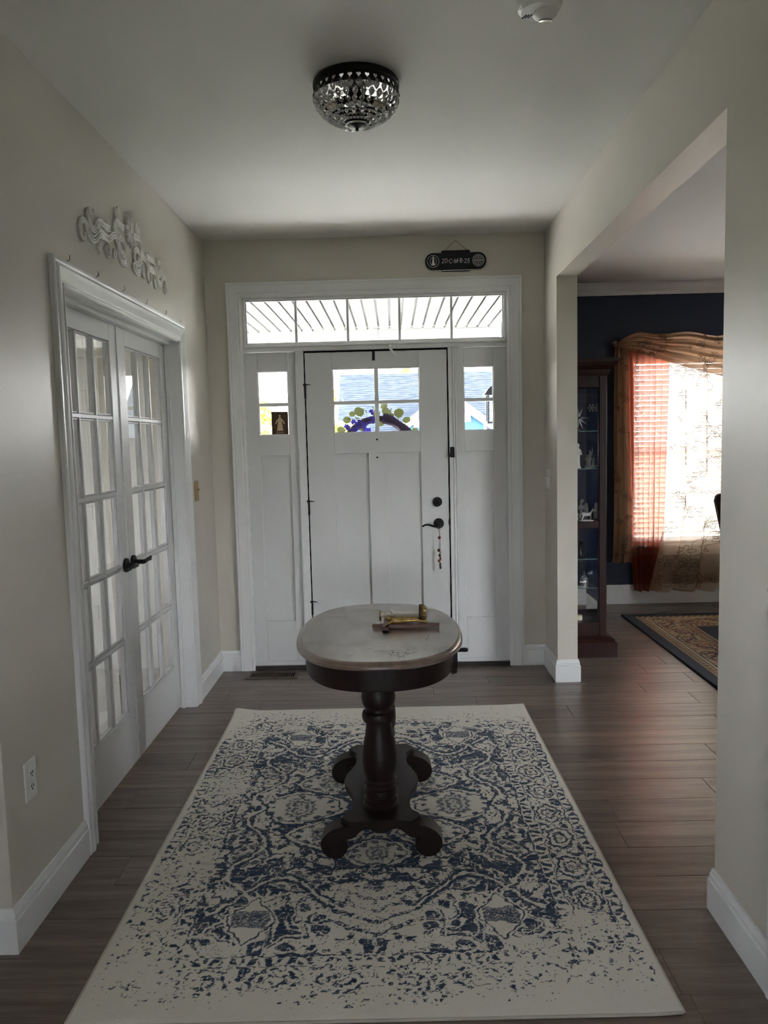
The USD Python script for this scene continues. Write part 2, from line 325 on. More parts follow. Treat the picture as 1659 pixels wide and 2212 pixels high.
# floor: boards laid across the hall
floor = holder("floor")
obj("subfloor", B(-5, 5.5, YB, 6.7, -0.06, -0.0125), "plank", floor)
rp = random.Random(3); PW = 0.185
for k in range(-1, 30):
    y0 = 1.933 + PW * (k - 3); y1 = min(y0 + PW, 6.7)
    if y0 > 6.69: break
    xa, xb = (-2.2, XR + 0.004) if y1 < 2.2 else (XL - 0.11, 3.9) if y0 < 4.85 else (XR + 0.12, 3.9)
    if y0 < D < y1: xa = XL
    x = xa - rp.uniform(0.1, 1.1)
    while x < xb:
        x2 = min(x + 1.22, xb); s = max(x, xa)
        if x2 - s > 0.03 and y1 - y0 > 0.02:
            obj("plank", B(s + 0.0005, x2 - 0.0005, y0 + 0.0005, y1 - 0.0005, -0.013, 0.0, 0.0016), "plank", floor)
        x += 1.22
# baseboards
BB = [(0, 0), (0, 0.016), (0.098, 0.016), (0.103, 0.012), (0.117, 0.0115), (0.122, 0.009), (0.135, 0.006), (0.135, 0)]
UPV = (0, 0, 1)
def bb(p0, p1, out, n0=0.0, n1=0.0): return moulding(BB, (*p0, 0), (*p1, 0), UPV, (*out, 0), 0, 0, n0, n1)
struct("baseboard_left", cat(bb((XL, 2.152), (XL, 2.684), (1, 0), -1, 0), bb((-3, 2.152), (XL, 2.152), (0, -1), 0, 1), bb((XL, 4.356), (XL, D), (1, 0))), "white_trim")
struct("baseboard_front", cat(bb((XL, D), (-1.021, D), (0, -1)), bb((0.823, D), (XR, D), (0, -1))), "white_trim")
struct("baseboard_right", cat(bb((XR, 4.579), (XR, D), (-1, 0), -1, 0), bb((XR, 4.579), (XR + 0.12, 4.579), (0, -1), -1, 1), bb((XR, 1.925), (XR, 2.294), (-1, 0), 0, 1), bb((XR, 2.294), (XR + 0.12, 2.294), (0, 1), -1, 1)), "white_trim")
struct("baseboard_dining", cat(bb((XR + 0.12, 4.6), (XR + 0.12, 6.7), (1, 0)), moulding([(a * 1.25, b) for a, b in BB], (XR + 0.12, 6.7, 0), (5.5, 6.7, 0), UPV, (0, -1, 0))), "white_trim")
CROWN = [(0, 0), (0, 0.075), (0.012, 0.078), (0.02, 0.062), (0.05, 0.045), (0.07, 0.02), (0.082, 0.016), (0.095, 0.012), (0.095, 0)]
struct("trim_1", cat(moulding(CROWN, (XR + 0.12, 6.7, H), (5.5, 6.7, H), (0, 0, -1), (0, -1, 0)), moulding(CROWN, (XR + 0.12, 2.07, H), (XR + 0.12, 6.7, H), (0, 0, -1), (1, 0, 0))), "white_trim",
       label="white crown moulding round the navy dining room ceiling")
# casings
CAS = [(0, 0), (0, 0.009), (0.006, 0.013), (0.014, 0.014), (0.018, 0.010), (0.026, 0.011), (0.052, 0.020), (0.066, 0.024), (0.074, 0.021), (0.078, 0.017), (0.086, 0.019), (0.095, 0.019), (0.098, 0.014), (0.098, 0)]
FCAS = [(0, 0), (0, 0.012), (0.010, 0.016), (0.022, 0.014), (0.026, 0.017), (0.070, 0.020), (0.076, 0.018), (0.080, 0.021), (0.088, 0.021), (0.091, 0.016), (0.091, 0)]
cn = holder("trim_4", label="white door casing at the near end of the right wall")
obj("side_casing", moulding(CAS, (XR, 1.827, 0), (XR, 1.827, 2.045), (0, 1, 0), (-1, 0, 0), 0, 1), "white_trim", cn)
obj("head_casing", moulding(CAS, (XR, 0.95, 2.045), (XR, 1.827, 2.045), UPV, (-1, 0, 0), -1, 1), "white_trim", cn)
obj("door_panel", B(XR - 0.004, XR + 0.02, 0.95, 1.827, 0.01, 2.045), "white_door", cn)
nails = [tube([(XL - 0.004, y, 2.143), (XL + 0.014, y, 2.156), (XL + 0.012, y + 0.004, 2.172)], 0.0011, 5) for y in (2.83, 3.10, 3.40, 3.71, 4.02, 4.30)]
fr = holder("trim_2", label="white moulded casing round the double French doors")
fo = (1, 0, 0)
obj("head_casing", moulding(CAS, (XL, 2.78, 2.045), (XL, 4.258, 2.045), UPV, fo, -1, 1), "white_trim", fr)
obj("side_casing", moulding(CAS, (XL, 2.78, 0), (XL, 2.78, 2.045), (0, -1, 0), fo, 0, 1), "white_trim", fr)
obj("side_casing", moulding(CAS, (XL, 4.258, 0), (XL, 4.258, 2.045), (0, 1, 0), fo, 0, 1), "white_trim", fr)
obj("jamb", cat(B(XL - 0.12, XL + 0.002, 2.772, 2.784, 0, 2.048), B(XL - 0.12, XL + 0.002, 4.254, 4.266, 0, 2.048), B(XL - 0.12, XL + 0.002, 2.772, 4.266, 2.041, 2.053),
                B(XL - 0.072, XL - 0.052, 4.240, 4.254, 0, 2.041), B(XL - 0.072, XL - 0.052, 2.784, 2.798, 0, 2.041), B(XL - 0.072, XL - 0.040, 2.784, 4.254, 2.022, 2.041)), "white_trim", fr)
obj("nail", cat(nails), "bronze_dark", fr)
ff = holder("trim_3", label="white casing framing the front door, sidelights and transom")
fb = (0, -1, 0)
obj("head_casing", moulding(FCAS, (-0.931, D, 2.392), (0.734, D, 2.392), UPV, fb, -1, 1), "white_trim", ff)
obj("side_casing", moulding(FCAS, (-0.931, D, 0), (-0.931, D, 2.392), (-1, 0, 0), fb, 0, 1), "white_trim", ff)
obj("side_casing", moulding(FCAS, (0.734, D, 0), (0.734, D, 2.392), (1, 0, 0), fb, 0, 1), "white_trim", ff)
obj("mullion_post", cat(B(-0.604, -0.551, D - 0.004, D + 0.10, 0.03, 2.06, 0.003), B(-0.600, -0.592, D - 0.010, D, 0.04, 2.05, 0.002)), "white_trim", ff)
obj("mullion_post", cat(B(0.361, 0.410, D - 0.004, D + 0.10, 0.03, 2.06, 0.003), B(0.386, 0.396, D - 0.010, D, 0.04, 2.05, 0.002), B(0.402, 0.410, D - 0.009, D, 0.04, 2.05, 0.002)), "white_trim", ff)
obj("transom_bar", cat(B(-0.935, 0.745, D - 0.012, D + 0.10, 2.053, 2.080, 0.003), B(-0.92, 0.728, D - 0.026, D + 0.02, 2.078, 2.092, 0.004)), "white_trim", ff)
obj("frame_jamb", cat(B(-0.937, -0.925, D - 0.002, D + 0.10, 0.03, 2.40), B(0.729, 0.747, D - 0.002, D + 0.10, 0.03, 2.40), B(-0.935, 0.745, D - 0.002, D + 0.10, 2.388, 2.402)), "white_trim", ff)
obj("weatherstrip", cat(B(-0.5515, -0.535, D + 0.022, D + 0.06, 0.03, 2.055), B(0.345, 0.361, D + 0.022, D + 0.06, 0.03, 2.055), B(-0.55, 0.36, D + 0.022, D + 0.06, 2.042, 2.054)), "gap_black", ff)
obj("threshold", cat(B(-0.93, 0.74, D - 0.012, D + 0.15, 0.0, 0.026, 0.004)), "threshold", ff)

# ------------------------------------------------------------------ front door, sidelights, transom
def bead(x0, x1, z0, z1, y, w=0.012, d=0.010):          # glazing bead round a pane, towards -y
    return cat(B(x0 - w, x1 + w, y - d, y + 0.004, z1, z1 + w, 0.003), B(x0 - w, x1 + w, y - d, y + 0.004, z0 - w, z0, 0.003),
               B(x0 - w, x0, y - d, y + 0.004, z0, z1, 0.003), B(x1, x1 + w, y - d, y + 0.004, z0, z1, 0.003))
YF = D + 0.008                                           # front face of slabs
def slab_parts(root, x0, x1, z0, z1, gx0, gx1, gz0, gz1, panels, rails):
    """Craftsman slab: stiles and rails proud of flat recessed panels, a glazed light above."""
    bt = 0.045
    obj("stile", B(x0, gx0, YF, YF + bt, z0, z1, 0.0025), "white_door", root)
    obj("stile", B(gx1, x1, YF, YF + bt, z0, z1, 0.0025), "white_door", root)
    for a, b in rails: obj("rail", B(gx0 - 0.001, gx1 + 0.001, YF, YF + bt, a, b, 0.0025), "white_door", root)
    for a, b, c, d in panels:
        obj("recessed_panel", B(a - 0.004, b + 0.004, YF + 0.013, YF + 0.030, c - 0.004, d + 0.004), "white_door", root)
door = holder("door_1", label="white craftsman front door with four small panes at the top", cat="door")
DX0, DX1 = -0.5435, 0.3535
slab_parts(door, DX0, DX1, 0.032, 2.0415, -0.371, 0.178, 1.532, 1.938, [(-0.371, -0.155, 0.320, 1.401), (-0.036, 0.178, 0.320, 1.401)], [(0.032, 0.320), (1.401, 1.532), (1.938, 2.0415)])
obj("centre_stile", B(-0.155, -0.036, YF, YF + 0.045, 0.319, 1.402, 0.0025), "white_door", door)
obj("muntin", B(-0.108, -0.081, YF + 0.006, YF + 0.036, 1.532, 1.938, 0.004), "white_door", door)
obj("muntin", B(-0.371, 0.178, YF + 0.007, YF + 0.035, 1.712, 1.735, 0.004), "white_door", door)
obj("glazing_bead", bead(-0.365, 0.172, 1.538, 1.932, YF + 0.012, 0.008, 0.006), "white_door", door)
for a, b in ((-0.371, -0.1), (-0.09, 0.178)):
    for c, d in ((1.532, 1.72), (1.725, 1.938)): obj("glass_pane", B(a, b, YF + 0.019, YF + 0.023, c, d), "clear_pane", door)
obj("bottom_sweep", B(DX0 + 0.004, DX1 - 0.004, YF - 0.004, YF + 0.02, 0.027, 0.056, 0.003), "white_door", door)
for z in (1.755, 1.015, 0.36):                           # hinges with their stop pins
    hg = obj("hinge", cat(lathe([(0.0065, 0), (0.0065, 0.085)], 12, (-0.546, YF - 0.006, z)), B(-0.552, -0.540, YF - 0.004, YF + 0.002, z, z + 0.085),
                          B(-0.560, -0.538, YF - 0.013, YF - 0.001, z + 0.080, z + 0.094, 0.003), tube([(-0.54, YF - 0.008, z + 0.088), (-0.508, YF - 0.012, z + 0.086)], [0.004, 0.0015], 8)), "black_metal", door)
dbolt = obj("deadbolt", disc_on((0.279, YF, 1.080), 0.0305, 0.012), "black_metal", door, smooth=30)
obj("thumb_turn", B(0.275, 0.283, YF - 0.026, YF - 0.010, 1.062, 1.098, 0.003), "black_metal", dbolt)
hnd = obj("lever_handle", cat(disc_on((0.285, YF, 0.940), 0.0335, 0.010), tx(lathe([(0.012, 0), (0.011, 0.045)], 16), rx=PI / 2, t=(0.285, YF, 0.940)),
          tube(spline([(0.285, YF - 0.043, 0.938), (0.262, YF - 0.046, 0.926), (0.235, YF - 0.048, 0.932), (0.205, YF - 0.048, 0.938), (0.178, YF - 0.044, 0.926)], 24), np.linspace(0.0085, 0.0045, 24), 10)), "black_metal", door, smooth=40)
obj("strike_plate", tx(lathe([(0.030, 0), (0.026, 0.006)], 20), rx=PI / 2, s=(0.33, 1, 1), t=(0.3585, YF + 0.002, 0.946)), "black_metal", door)
obj("peephole", cat(disc_on((-0.098, YF, 1.487), 0.006, 0.004, n=16), disc_on((-0.099, YF, 1.373), 0.006, 0.004, n=16)), "bronze_dark", door)
def sidelight(name, x0, x1, gx0, gx1, label):
    w = holder(name, label=label, cat="window")
    slab_parts(w, x0, x1, 0.032, 2.05, gx0, gx1, 1.530, 1.932, [(gx0, gx1, 0.322, 1.398)], [(0.032, 0.322), (1.398, 1.530), (1.932, 2.05)])
    obj("muntin", B(gx0, gx1, YF + 0.007, YF + 0.035, 1.712, 1.734, 0.004), "white_door", w)
    for c, d in ((1.53, 1.72), (1.726, 1.932)): obj("glass_pane", B(gx0, gx1, YF + 0.019, YF + 0.023, c, d), "clear_pane", w)
    obj("glazing_bead", bead(gx0 + 0.005, gx1 - 0.005, 1.535, 1.927, YF + 0.012, 0.007, 0.006), "white_door", w)
    obj("sill", B(x0, x1, YF - 0.006, YF + 0.03, 0.027, 0.055, 0.003), "white_door", w)
    return w
sidelight("window_1", -0.925, -0.604, -0.846, -0.656, "white sidelight panel with two panes, a holy card stuck in its lower pane")
sidelight("window_2", 0.410, 0.729, 0.460, 0.646, "white sidelight panel with two panes, beside the door handle and light switch")
tr = holder("window_3", label="wide transom window of five panes above the front door", cat="window")
obj("frame", cat(B(-0.925, 0.729, YF - 0.006, YF + 0.05, 2.374, 2.389, 0.003), B(-0.925, 0.729, YF - 0.004, YF + 0.05, 2.080, 2.104, 0.003), B(-0.926, -0.908, YF - 0.006, YF + 0.05, 2.09, 2.385, 0.003),
                 B(0.714, 0.730, YF - 0.006, YF + 0.05, 2.09, 2.385, 0.003), bead(-0.900, 0.706, 2.110, 2.366, YF + 0.010, 0.010, 0.008)), "white_door", tr)
tm = (-0.592, -0.265, 0.062, 0.389)
for x in tm: obj("muntin", B(x - 0.008, x + 0.008, YF + 0.012, YF + 0.030, 2.10, 2.376, 0.003), "white_door", tr)
for a, b in zip((-0.906,) + tm, tm + (0.712,)): obj("glass_pane", B(a, b, YF + 0.019, YF + 0.023, 2.10, 2.376), "clear_pane", tr)

# ------------------------------------------------------------------ French doors to the office
def french(name, y0, y1, label, lever):
    w = holder(name, label=label, cat="door")
    XF, T = XL - 0.075, 0.035; xa, xb = XF - T, XF; st = 0.095
    ya, yb, za, zb = y0 + st, y1 - st, 0.270, 1.944; nr, nc = 5, 3
    obj("stile", B(xa, xb, y0, ya, 0.016, 2.030, 0.002), "white_door", w); obj("stile", B(xa, xb, yb, y1, 0.016, 2.030, 0.002), "white_door", w)
    obj("rail", B(xa, xb, ya - 0.001, yb + 0.001, 0.016, za, 0.002), "white_door", w); obj("rail", B(xa, xb, ya - 0.001, yb + 0.001, zb, 2.030, 0.002), "white_door", w)
    pw, ph, mw = (yb - ya) / nc, (zb - za) / nr, 0.021
    for i in range(1, nr): obj("muntin", B(xa + 0.003, xb - 0.002, ya, yb, za + i * ph - mw / 2, za + i * ph + mw / 2, 0.0045), "white_door", w)
    for j in range(1, nc): obj("muntin", B(xa + 0.003, xb - 0.0025, ya + j * pw - mw / 2, ya + j * pw + mw / 2, za, zb, 0.0045), "white_door", w)
    for i in range(nr):
        for j in range(nc):
            a, b, c, d = ya + j * pw + (mw / 2 if j else 0), ya + (j + 1) * pw - (mw / 2 if j < nc - 1 else 0), za + i * ph + (mw / 2 if i else 0), za + (i + 1) * ph - (mw / 2 if i < nr - 1 else 0)
            k = 0.007
            obj("glazing_bead", cat(B(xa + 0.012, xb - 0.007, a, b, c, c + k, 0.002), B(xa + 0.012, xb - 0.007, a, b, d - k, d, 0.002), B(xa + 0.012, xb - 0.007, a, a + k, c, d, 0.002), B(xa + 0.012, xb - 0.007, b - k, b, c, d, 0.002)), "white_door", w)
            obj("glass_pane", B(xa + 0.016, xa + 0.020, a, b, c, d), "clear_pane", w)
    hy, s, hz = lever
    h = obj("lever_handle", cat(disc_on((XF, hy, hz), 0.032, 0.011, "+x"), tx(lathe([(0.0115, 0), (0.0105, 0.055)], 16), ry=PI / 2, t=(XF, hy, hz)),
            tube(spline([(XF + 0.052, hy, hz), (XF + 0.056, hy + s * 0.03, hz + 0.002), (XF + 0.056, hy + s * 0.075, hz + 0.004), (XF + 0.050, hy + s * 0.105, hz - 0.004), (XF + 0.046, hy + s * 0.125, hz + 0.006)], 22), np.linspace(0.0105, 0.006, 22), 10)), "black_metal", w, smooth=40)
    return w
french("door_2", 2.786, 3.517, "white French door leaf nearer the wall outlet, fifteen panes", (3.470, -1, 0.945))
dr = french("door_3", 3.521, 4.252, "white French door leaf nearer the front door, fifteen panes", (3.568, 1, 0.945))
obj("astragal", B(XL - 0.080, XL - 0.070, 3.502, 3.530, 0.02, 2.028, 0.003), "white_door", dr)
def drape(y0, y1, seed, lean):
    rr = np.random.default_rng(seed); ph = rr.uniform(0, 6.28, 4)
    def f(u, v):
        z = 0.16 + v * 1.86; e = np.sin(v * 5.0 + ph[0]) * 0.012 * lean
        y = y0 + u * (y1 - y0 + e - 0.02 * lean * np.sin(v * PI) ** 2)
        x = -1.292 + 0.010 * np.sin(u * 24 + ph[1] + v * 0.8) + 0.006 * np.sin(u * 47 + ph[2]) + 0.004 * np.sin(v * 4 + ph[3])
        return np.stack([x, y, z], -1)
    return grid(f, 90, 30)
for s, (a, b, lab) in enumerate(((2.80, 3.435, "sheer white panel curtain behind the French door leaf nearer the outlet"), (3.55, 4.16, "sheer white panel curtain behind the French door leaf nearer the front door"))):
    c = thing("panel_curtain", lab, "curtain", group="sheer curtains behind the French doors")
    obj("cloth", drape(a, b, 11 + s, 1.0), "white_voile", c, smooth=True)
    obj("rod", tube([(-1.292, a - 0.01, 2.022), (-1.292, b + 0.05, 2.022)], 0.005, 8), "white_plastic", c)

# ------------------------------------------------------------------ the oval hall table
TC = (-0.0755, 2.950)
table = thing("hall_table", "dark oval pedestal table with scroll feet standing on the rug", "table", (TC[0], TC[1], 0.013), 0.012)
def superellipse(a, b, n, k=120):
    t = np.arange(k) / k * 2 * PI
    return np.stack([a * np.sign(np.cos(t)) * np.abs(np.cos(t)) ** (2 / n), b * np.sign(np.sin(t)) * np.abs(np.sin(t)) ** (2 / n)], 1)
def rings_solid(rings):
    """Closed solid through horizontal outlines [(outline, z)]."""
    k = len(rings[0][0]); V = np.vstack([np.c_[o, np.full(k, z)] for o, z in rings]); F = []
    for r in range(len(rings) - 1):
        for i in range(k):
            j = (i + 1) % k; F += [[r * k + i, r * k + j, (r + 1) * k + j], [r * k + i, (r + 1) * k + j, (r + 1) * k + i]]
    c0, c1 = len(V), len(V) + 1; V = np.vstack([V, [*rings[0][0].mean(0), rings[0][1]], [*rings[-1][0].mean(0), rings[-1][1]]])
    for i in range(k):
        j = (i + 1) % k; F += [[c0, j, i], [c1, (len(rings) - 1) * k + i, (len(rings) - 1) * k + j]]
    return trimesh.Trimesh(V, F, process=False)
def se(d): return superellipse(0.318 - d, 0.478 - d, 2.5) + np.array([0.008, 0.038])
ZT = 0.734
obj("tabletop", rings_solid([(se(0.020), ZT - 0.030), (se(0.006), ZT - 0.028), (se(0.0), ZT - 0.022), (se(0.0), ZT - 0.015), (se(0.006), ZT - 0.011), (se(0.007), ZT - 0.008), (se(0.012), ZT - 0.004), (se(0.018), ZT - 0.001), (se(0.024), ZT), (se(0.2), ZT)]), "table_top", table, smooth=35)
obj("apron", rings_solid([(se(0.045), ZT - 0.112), (se(0.034), ZT - 0.110), (se(0.032), ZT - 0.104), (se(0.032), ZT - 0.029), (se(0.05), ZT - 0.0285)]), "dark_wood", table, smooth=35)
rs = np.random.default_rng(5); sc = []
for x, y, l, a in ((0.03, -0.33, 0.10, 0.05), (0.06, -0.35, 0.08, -0.03), (0.0, -0.27, 0.05, 0.02), (0.10, -0.32, 0.02, 1.5), (0.045, -0.325, 0.012, 1.45), (-0.04, -0.30, 0.04, 0.0), (0.18, -0.16, 0.09, 1.35), (-0.02, -0.24, 0.03, 0.3), (0.10, -0.37, 0.03, 0.1), (-0.10, -0.38, 0.02, 0.5)):
    sc.append(tx(B(-l / 2, l / 2, -0.0006, 0.0006, 0, 0.0002), rz=a, t=(x + 0.008, y + 0.038, ZT)))
for k in range(26): sc.append(tx(B(-0.006, 0.006, -0.0008, 0.0008, 0, 0.0002), rz=rs.uniform(0, 3), t=(0.075 + rs.normal(0, 0.022), -0.337 + rs.normal(0, 0.025), ZT)))
obj("scratch_marks", cat(sc), "gap_black", table, kind="stuff")
dw = obj("drawer", cat(B(0.262, 0.299, -0.13, 0.20, ZT - 0.104, ZT - 0.034, 0.006), tx(ell((0, 0, 0), (0.016, 0.15, 0.030)), t=(0.294, 0.038, ZT - 0.069))), "dark_wood", table, smooth=40)
obj("drawer_pull", tube(spline([(0.300, -0.13, ZT - 0.05), (0.326, -0.125, ZT - 0.048), (0.334, -0.105, ZT - 0.056), (0.322, -0.085, ZT - 0.062)], 14), 0.007, 8), "black_metal", dw, smooth=40)
obj("drawer_knob", tx(lathe([(0.004, 0), (0.007, 0.012), (0.014, 0.02), (0.014, 0.03), (0.006, 0.036)], 16), ry=PI / 2, t=(0.297, 0.06, ZT - 0.05)), "black_metal", dw, smooth=40)
for y in (-0.16, 0.16):
    obj("carved_bracket", cat(body([((0.255, y, ZT - 0.10), 0.010, (0.28, y, ZT - 0.118), 0.012), ((0.28, y, ZT - 0.118), 0.012, (0.292, y + 0.01, ZT - 0.095), 0.007), ((0.27, y - 0.02, ZT - 0.108), 0.008, (0.285, y, ZT - 0.12), 0.009)], 12)), "dark_wood", table, smooth=40)
COL = [(0.064, 0.112), (0.066, 0.118), (0.066, 0.128), (0.060, 0.133), (0.055, 0.137), (0.062, 0.141), (0.063, 0.150), (0.058, 0.157), (0.052, 0.161), (0.060, 0.166), (0.062, 0.178), (0.060, 0.190), (0.053, 0.196), (0.053, 0.204),
       (0.060, 0.210), (0.061, 0.222), (0.056, 0.230), (0.056, 0.238), (0.062, 0.262), (0.0655, 0.290), (0.0645, 0.325), (0.058, 0.365), (0.050, 0.405), (0.0465, 0.440), (0.048, 0.450), (0.058, 0.455), (0.061, 0.464), (0.061, 0.480), (0.058, 0.488),
       (0.049, 0.494), (0.048, 0.503), (0.053, 0.510), (0.060, 0.524), (0.0625, 0.545), (0.059, 0.570), (0.050, 0.592), (0.048, 0.605), (0.060, 0.615), (0.062, 0.64)]
for y in (-0.222, 0.222): obj("turned_column", lathe([(r, 0.135 + (z - 0.112) * 0.953) for r, z in COL], 40, (0, y, 0)), "dark_wood", table, smooth=32)
def plinth_outline():
    q = [(0.0, 0.340), (0.06, 0.346), (0.110, 0.355), (0.143, 0.314), (0.138, 0.288), (0.114, 0.252), (0.106, 0.215), (0.114, 0.130), (0.138, 0.060), (0.146, 0.0)]
    q = [(x, -y) for x, y in q]
    s = np.vstack([spline(q[:3], 12)[:-1], np.array([q[2]]), spline(q[3:], 36)])
    h = np.vstack([s, (s[::-1] * [1, -1])[1:]]); return np.vstack([h, (h[::-1] * [-1, 1])[1:-1]])
po = Polygon(plinth_outline()).buffer(0)
obj("plinth", cat(ext(po, 0.118, 0.131), ext(po.buffer(-0.005), 0.131, 0.136), ext(po.buffer(-0.010), 0.110, 0.118)), "dark_wood", table)
def foot_poly(s):
    o = spline([(0.0, 0.116), (0.10, 0.117), (0.150, 0.111), (0.190, 0.092), (0.2145, 0.056), (0.206, 0.020), (0.174, 0.000), (0.143, 0.005), (0.124, 0.026), (0.120, 0.048), (0.128, 0.063), (0.141, 0.066)], 56)
    i = spline([(0.141, 0.066), (0.132, 0.074), (0.114, 0.070), (0.092, 0.081), (0.058, 0.104), (0.034, 0.101), (0.018, 0.093), (0.0, 0.089)], 34)
    p = np.vstack([o, i[1:]]); p[:, 0] *= s; return Polygon(p).buffer(0.0005)
for sy, (a, b) in ((-1, (-0.337, -0.262)), (1, (0.262, 0.337))):
    for s in (-1, 1):
        m = ext(foot_poly(s), a, b, "xz"); obj("scroll_foot", m, "dark_wood", table, smooth=40)

# ------------------------------------------------------------------ things lying on the table
ZTOP = 0.0130 + ZT
cr = thing("crucifix", "wooden crucifix with a gilt figure lying near the centre of the oval table", "crucifix", (-0.095, 2.985, ZTOP + 0.004), -0.05)
obj("upright_beam", B(0, 0.262, -0.0105, 0.0105, 0.0, 0.016, 0.0015), "cross_wood", cr)
obj("cross_beam", B(0.042, 0.066, -0.060, 0.095, 0.002, 0.017, 0.0015), "cross_wood", cr)
obj("title_plate", B(0.014, 0.030, -0.008, 0.008, 0.016, 0.0185), "bead_silver", cr)
obj("bracket", B(0.044, 0.064, -0.062, -0.048, -0.004, 0.002), "gap_black", cr)
g = 0.026
obj("corpus", body([((0.062, 0.0, g + 0.012), 0.010, (0.064, 0.004, g + 0.010), 0.009), ((0.072, 0, g + 0.004), 0.005, (0.082, 0, g), 0.011), ((0.082, 0, g), 0.0115, (0.115, 0, g), 0.009), ((0.115, 0, g), 0.009, (0.128, 0, g + 0.001), 0.011),
                   ((0.128, 0.004, g), 0.0075, (0.165, 0.004, g + 0.004), 0.006), ((0.165, 0.004, g + 0.004), 0.006, (0.198, 0.001, g - 0.004), 0.004), ((0.128, -0.004, g), 0.0075, (0.163, -0.004, g + 0.003), 0.006), ((0.163, -0.004, g + 0.003), 0.006, (0.200, -0.001, g - 0.003), 0.004),
                   ((0.200, 0, g - 0.003), 0.004, (0.214, 0, g - 0.003), 0.0035), ((0.080, 0.010, g), 0.005, (0.062, 0.045, g - 0.003), 0.004), ((0.062, 0.045, g - 0.003), 0.004, (0.054, 0.083, g - 0.006), 0.003), ((0.080, -0.010, g), 0.005, (0.062, -0.032, g - 0.003), 0.004), ((0.062, -0.032, g - 0.003), 0.004, (0.055, -0.052, g - 0.006), 0.003)], 10, 0.004, 4), "gilt", cr, smooth=True)
st = thing("gilt_statue", "small gilded robed statue lying on its back with its fluted round base upright", "statue", (0.0, 3.088, ZTOP), -0.06)
obj("round_base", tx(lathe([(0.036, 0), (0.036, 0.006), (0.033, 0.009), (0.034, 0.016), (0.026, 0.026), (0.020, 0.030)], 36), ry=PI / 2, t=(0.092, 0, 0.036)), "bronze_dark", st, smooth=35)
fl = [tube([(0.099, 0.0345 * math.cos(a), 0.036 + 0.0345 * math.sin(a)), (0.110, 0.033 * math.cos(a + 0.1), 0.036 + 0.033 * math.sin(a + 0.1)), (0.119, 0.024 * math.cos(a + 0.2), 0.036 + 0.024 * math.sin(a + 0.2))], 0.0022, 6) for a in np.linspace(0, 2 * PI, 26, endpoint=False)]
obj("fluting", cat(fl), "gilt", st)
obj("robed_figure", body([((0.092, 0, 0.022), 0.017, (0.02, 0, 0.026), 0.015), ((0.02, 0, 0.026), 0.0165, (-0.035, 0, 0.027), 0.013), ((-0.035, 0.0, 0.027), 0.014, (-0.048, 0, 0.028), 0.006), ((-0.058, 0, 0.029), 0.011, (-0.062, 0, 0.029), 0.010), ((-0.036, 0.012, 0.027), 0.006, (-0.010, 0.022, 0.034), 0.006), ((-0.010, 0.022, 0.034), 0.006, (-0.022, 0.006, 0.046), 0.0045),
                          ((-0.036, -0.012, 0.027), 0.006, (-0.008, -0.021, 0.034), 0.006), ((-0.008, -0.021, 0.034), 0.006, (-0.022, -0.004, 0.046), 0.0045)], 12, 0.005, 4), "porcelain", st, smooth=True)
obj("mantle", body([((0.085, 0.014, 0.016), 0.010, (-0.03, 0.016, 0.020), 0.007), ((0.085, -0.016, 0.014), 0.010, (-0.03, -0.016, 0.018), 0.007), ((0.07, 0, 0.009), 0.009, (-0.045, 0, 0.010), 0.008)], 10, 0.006, 3), "gilt", st, smooth=True)
obj("halo", tube([(-0.066, 0.019 * math.cos(a), 0.026 + 0.019 * math.sin(a)) for a in np.linspace(0, 2 * PI, 26)[:-1]], 0.003, 6, True), "gilt", st)

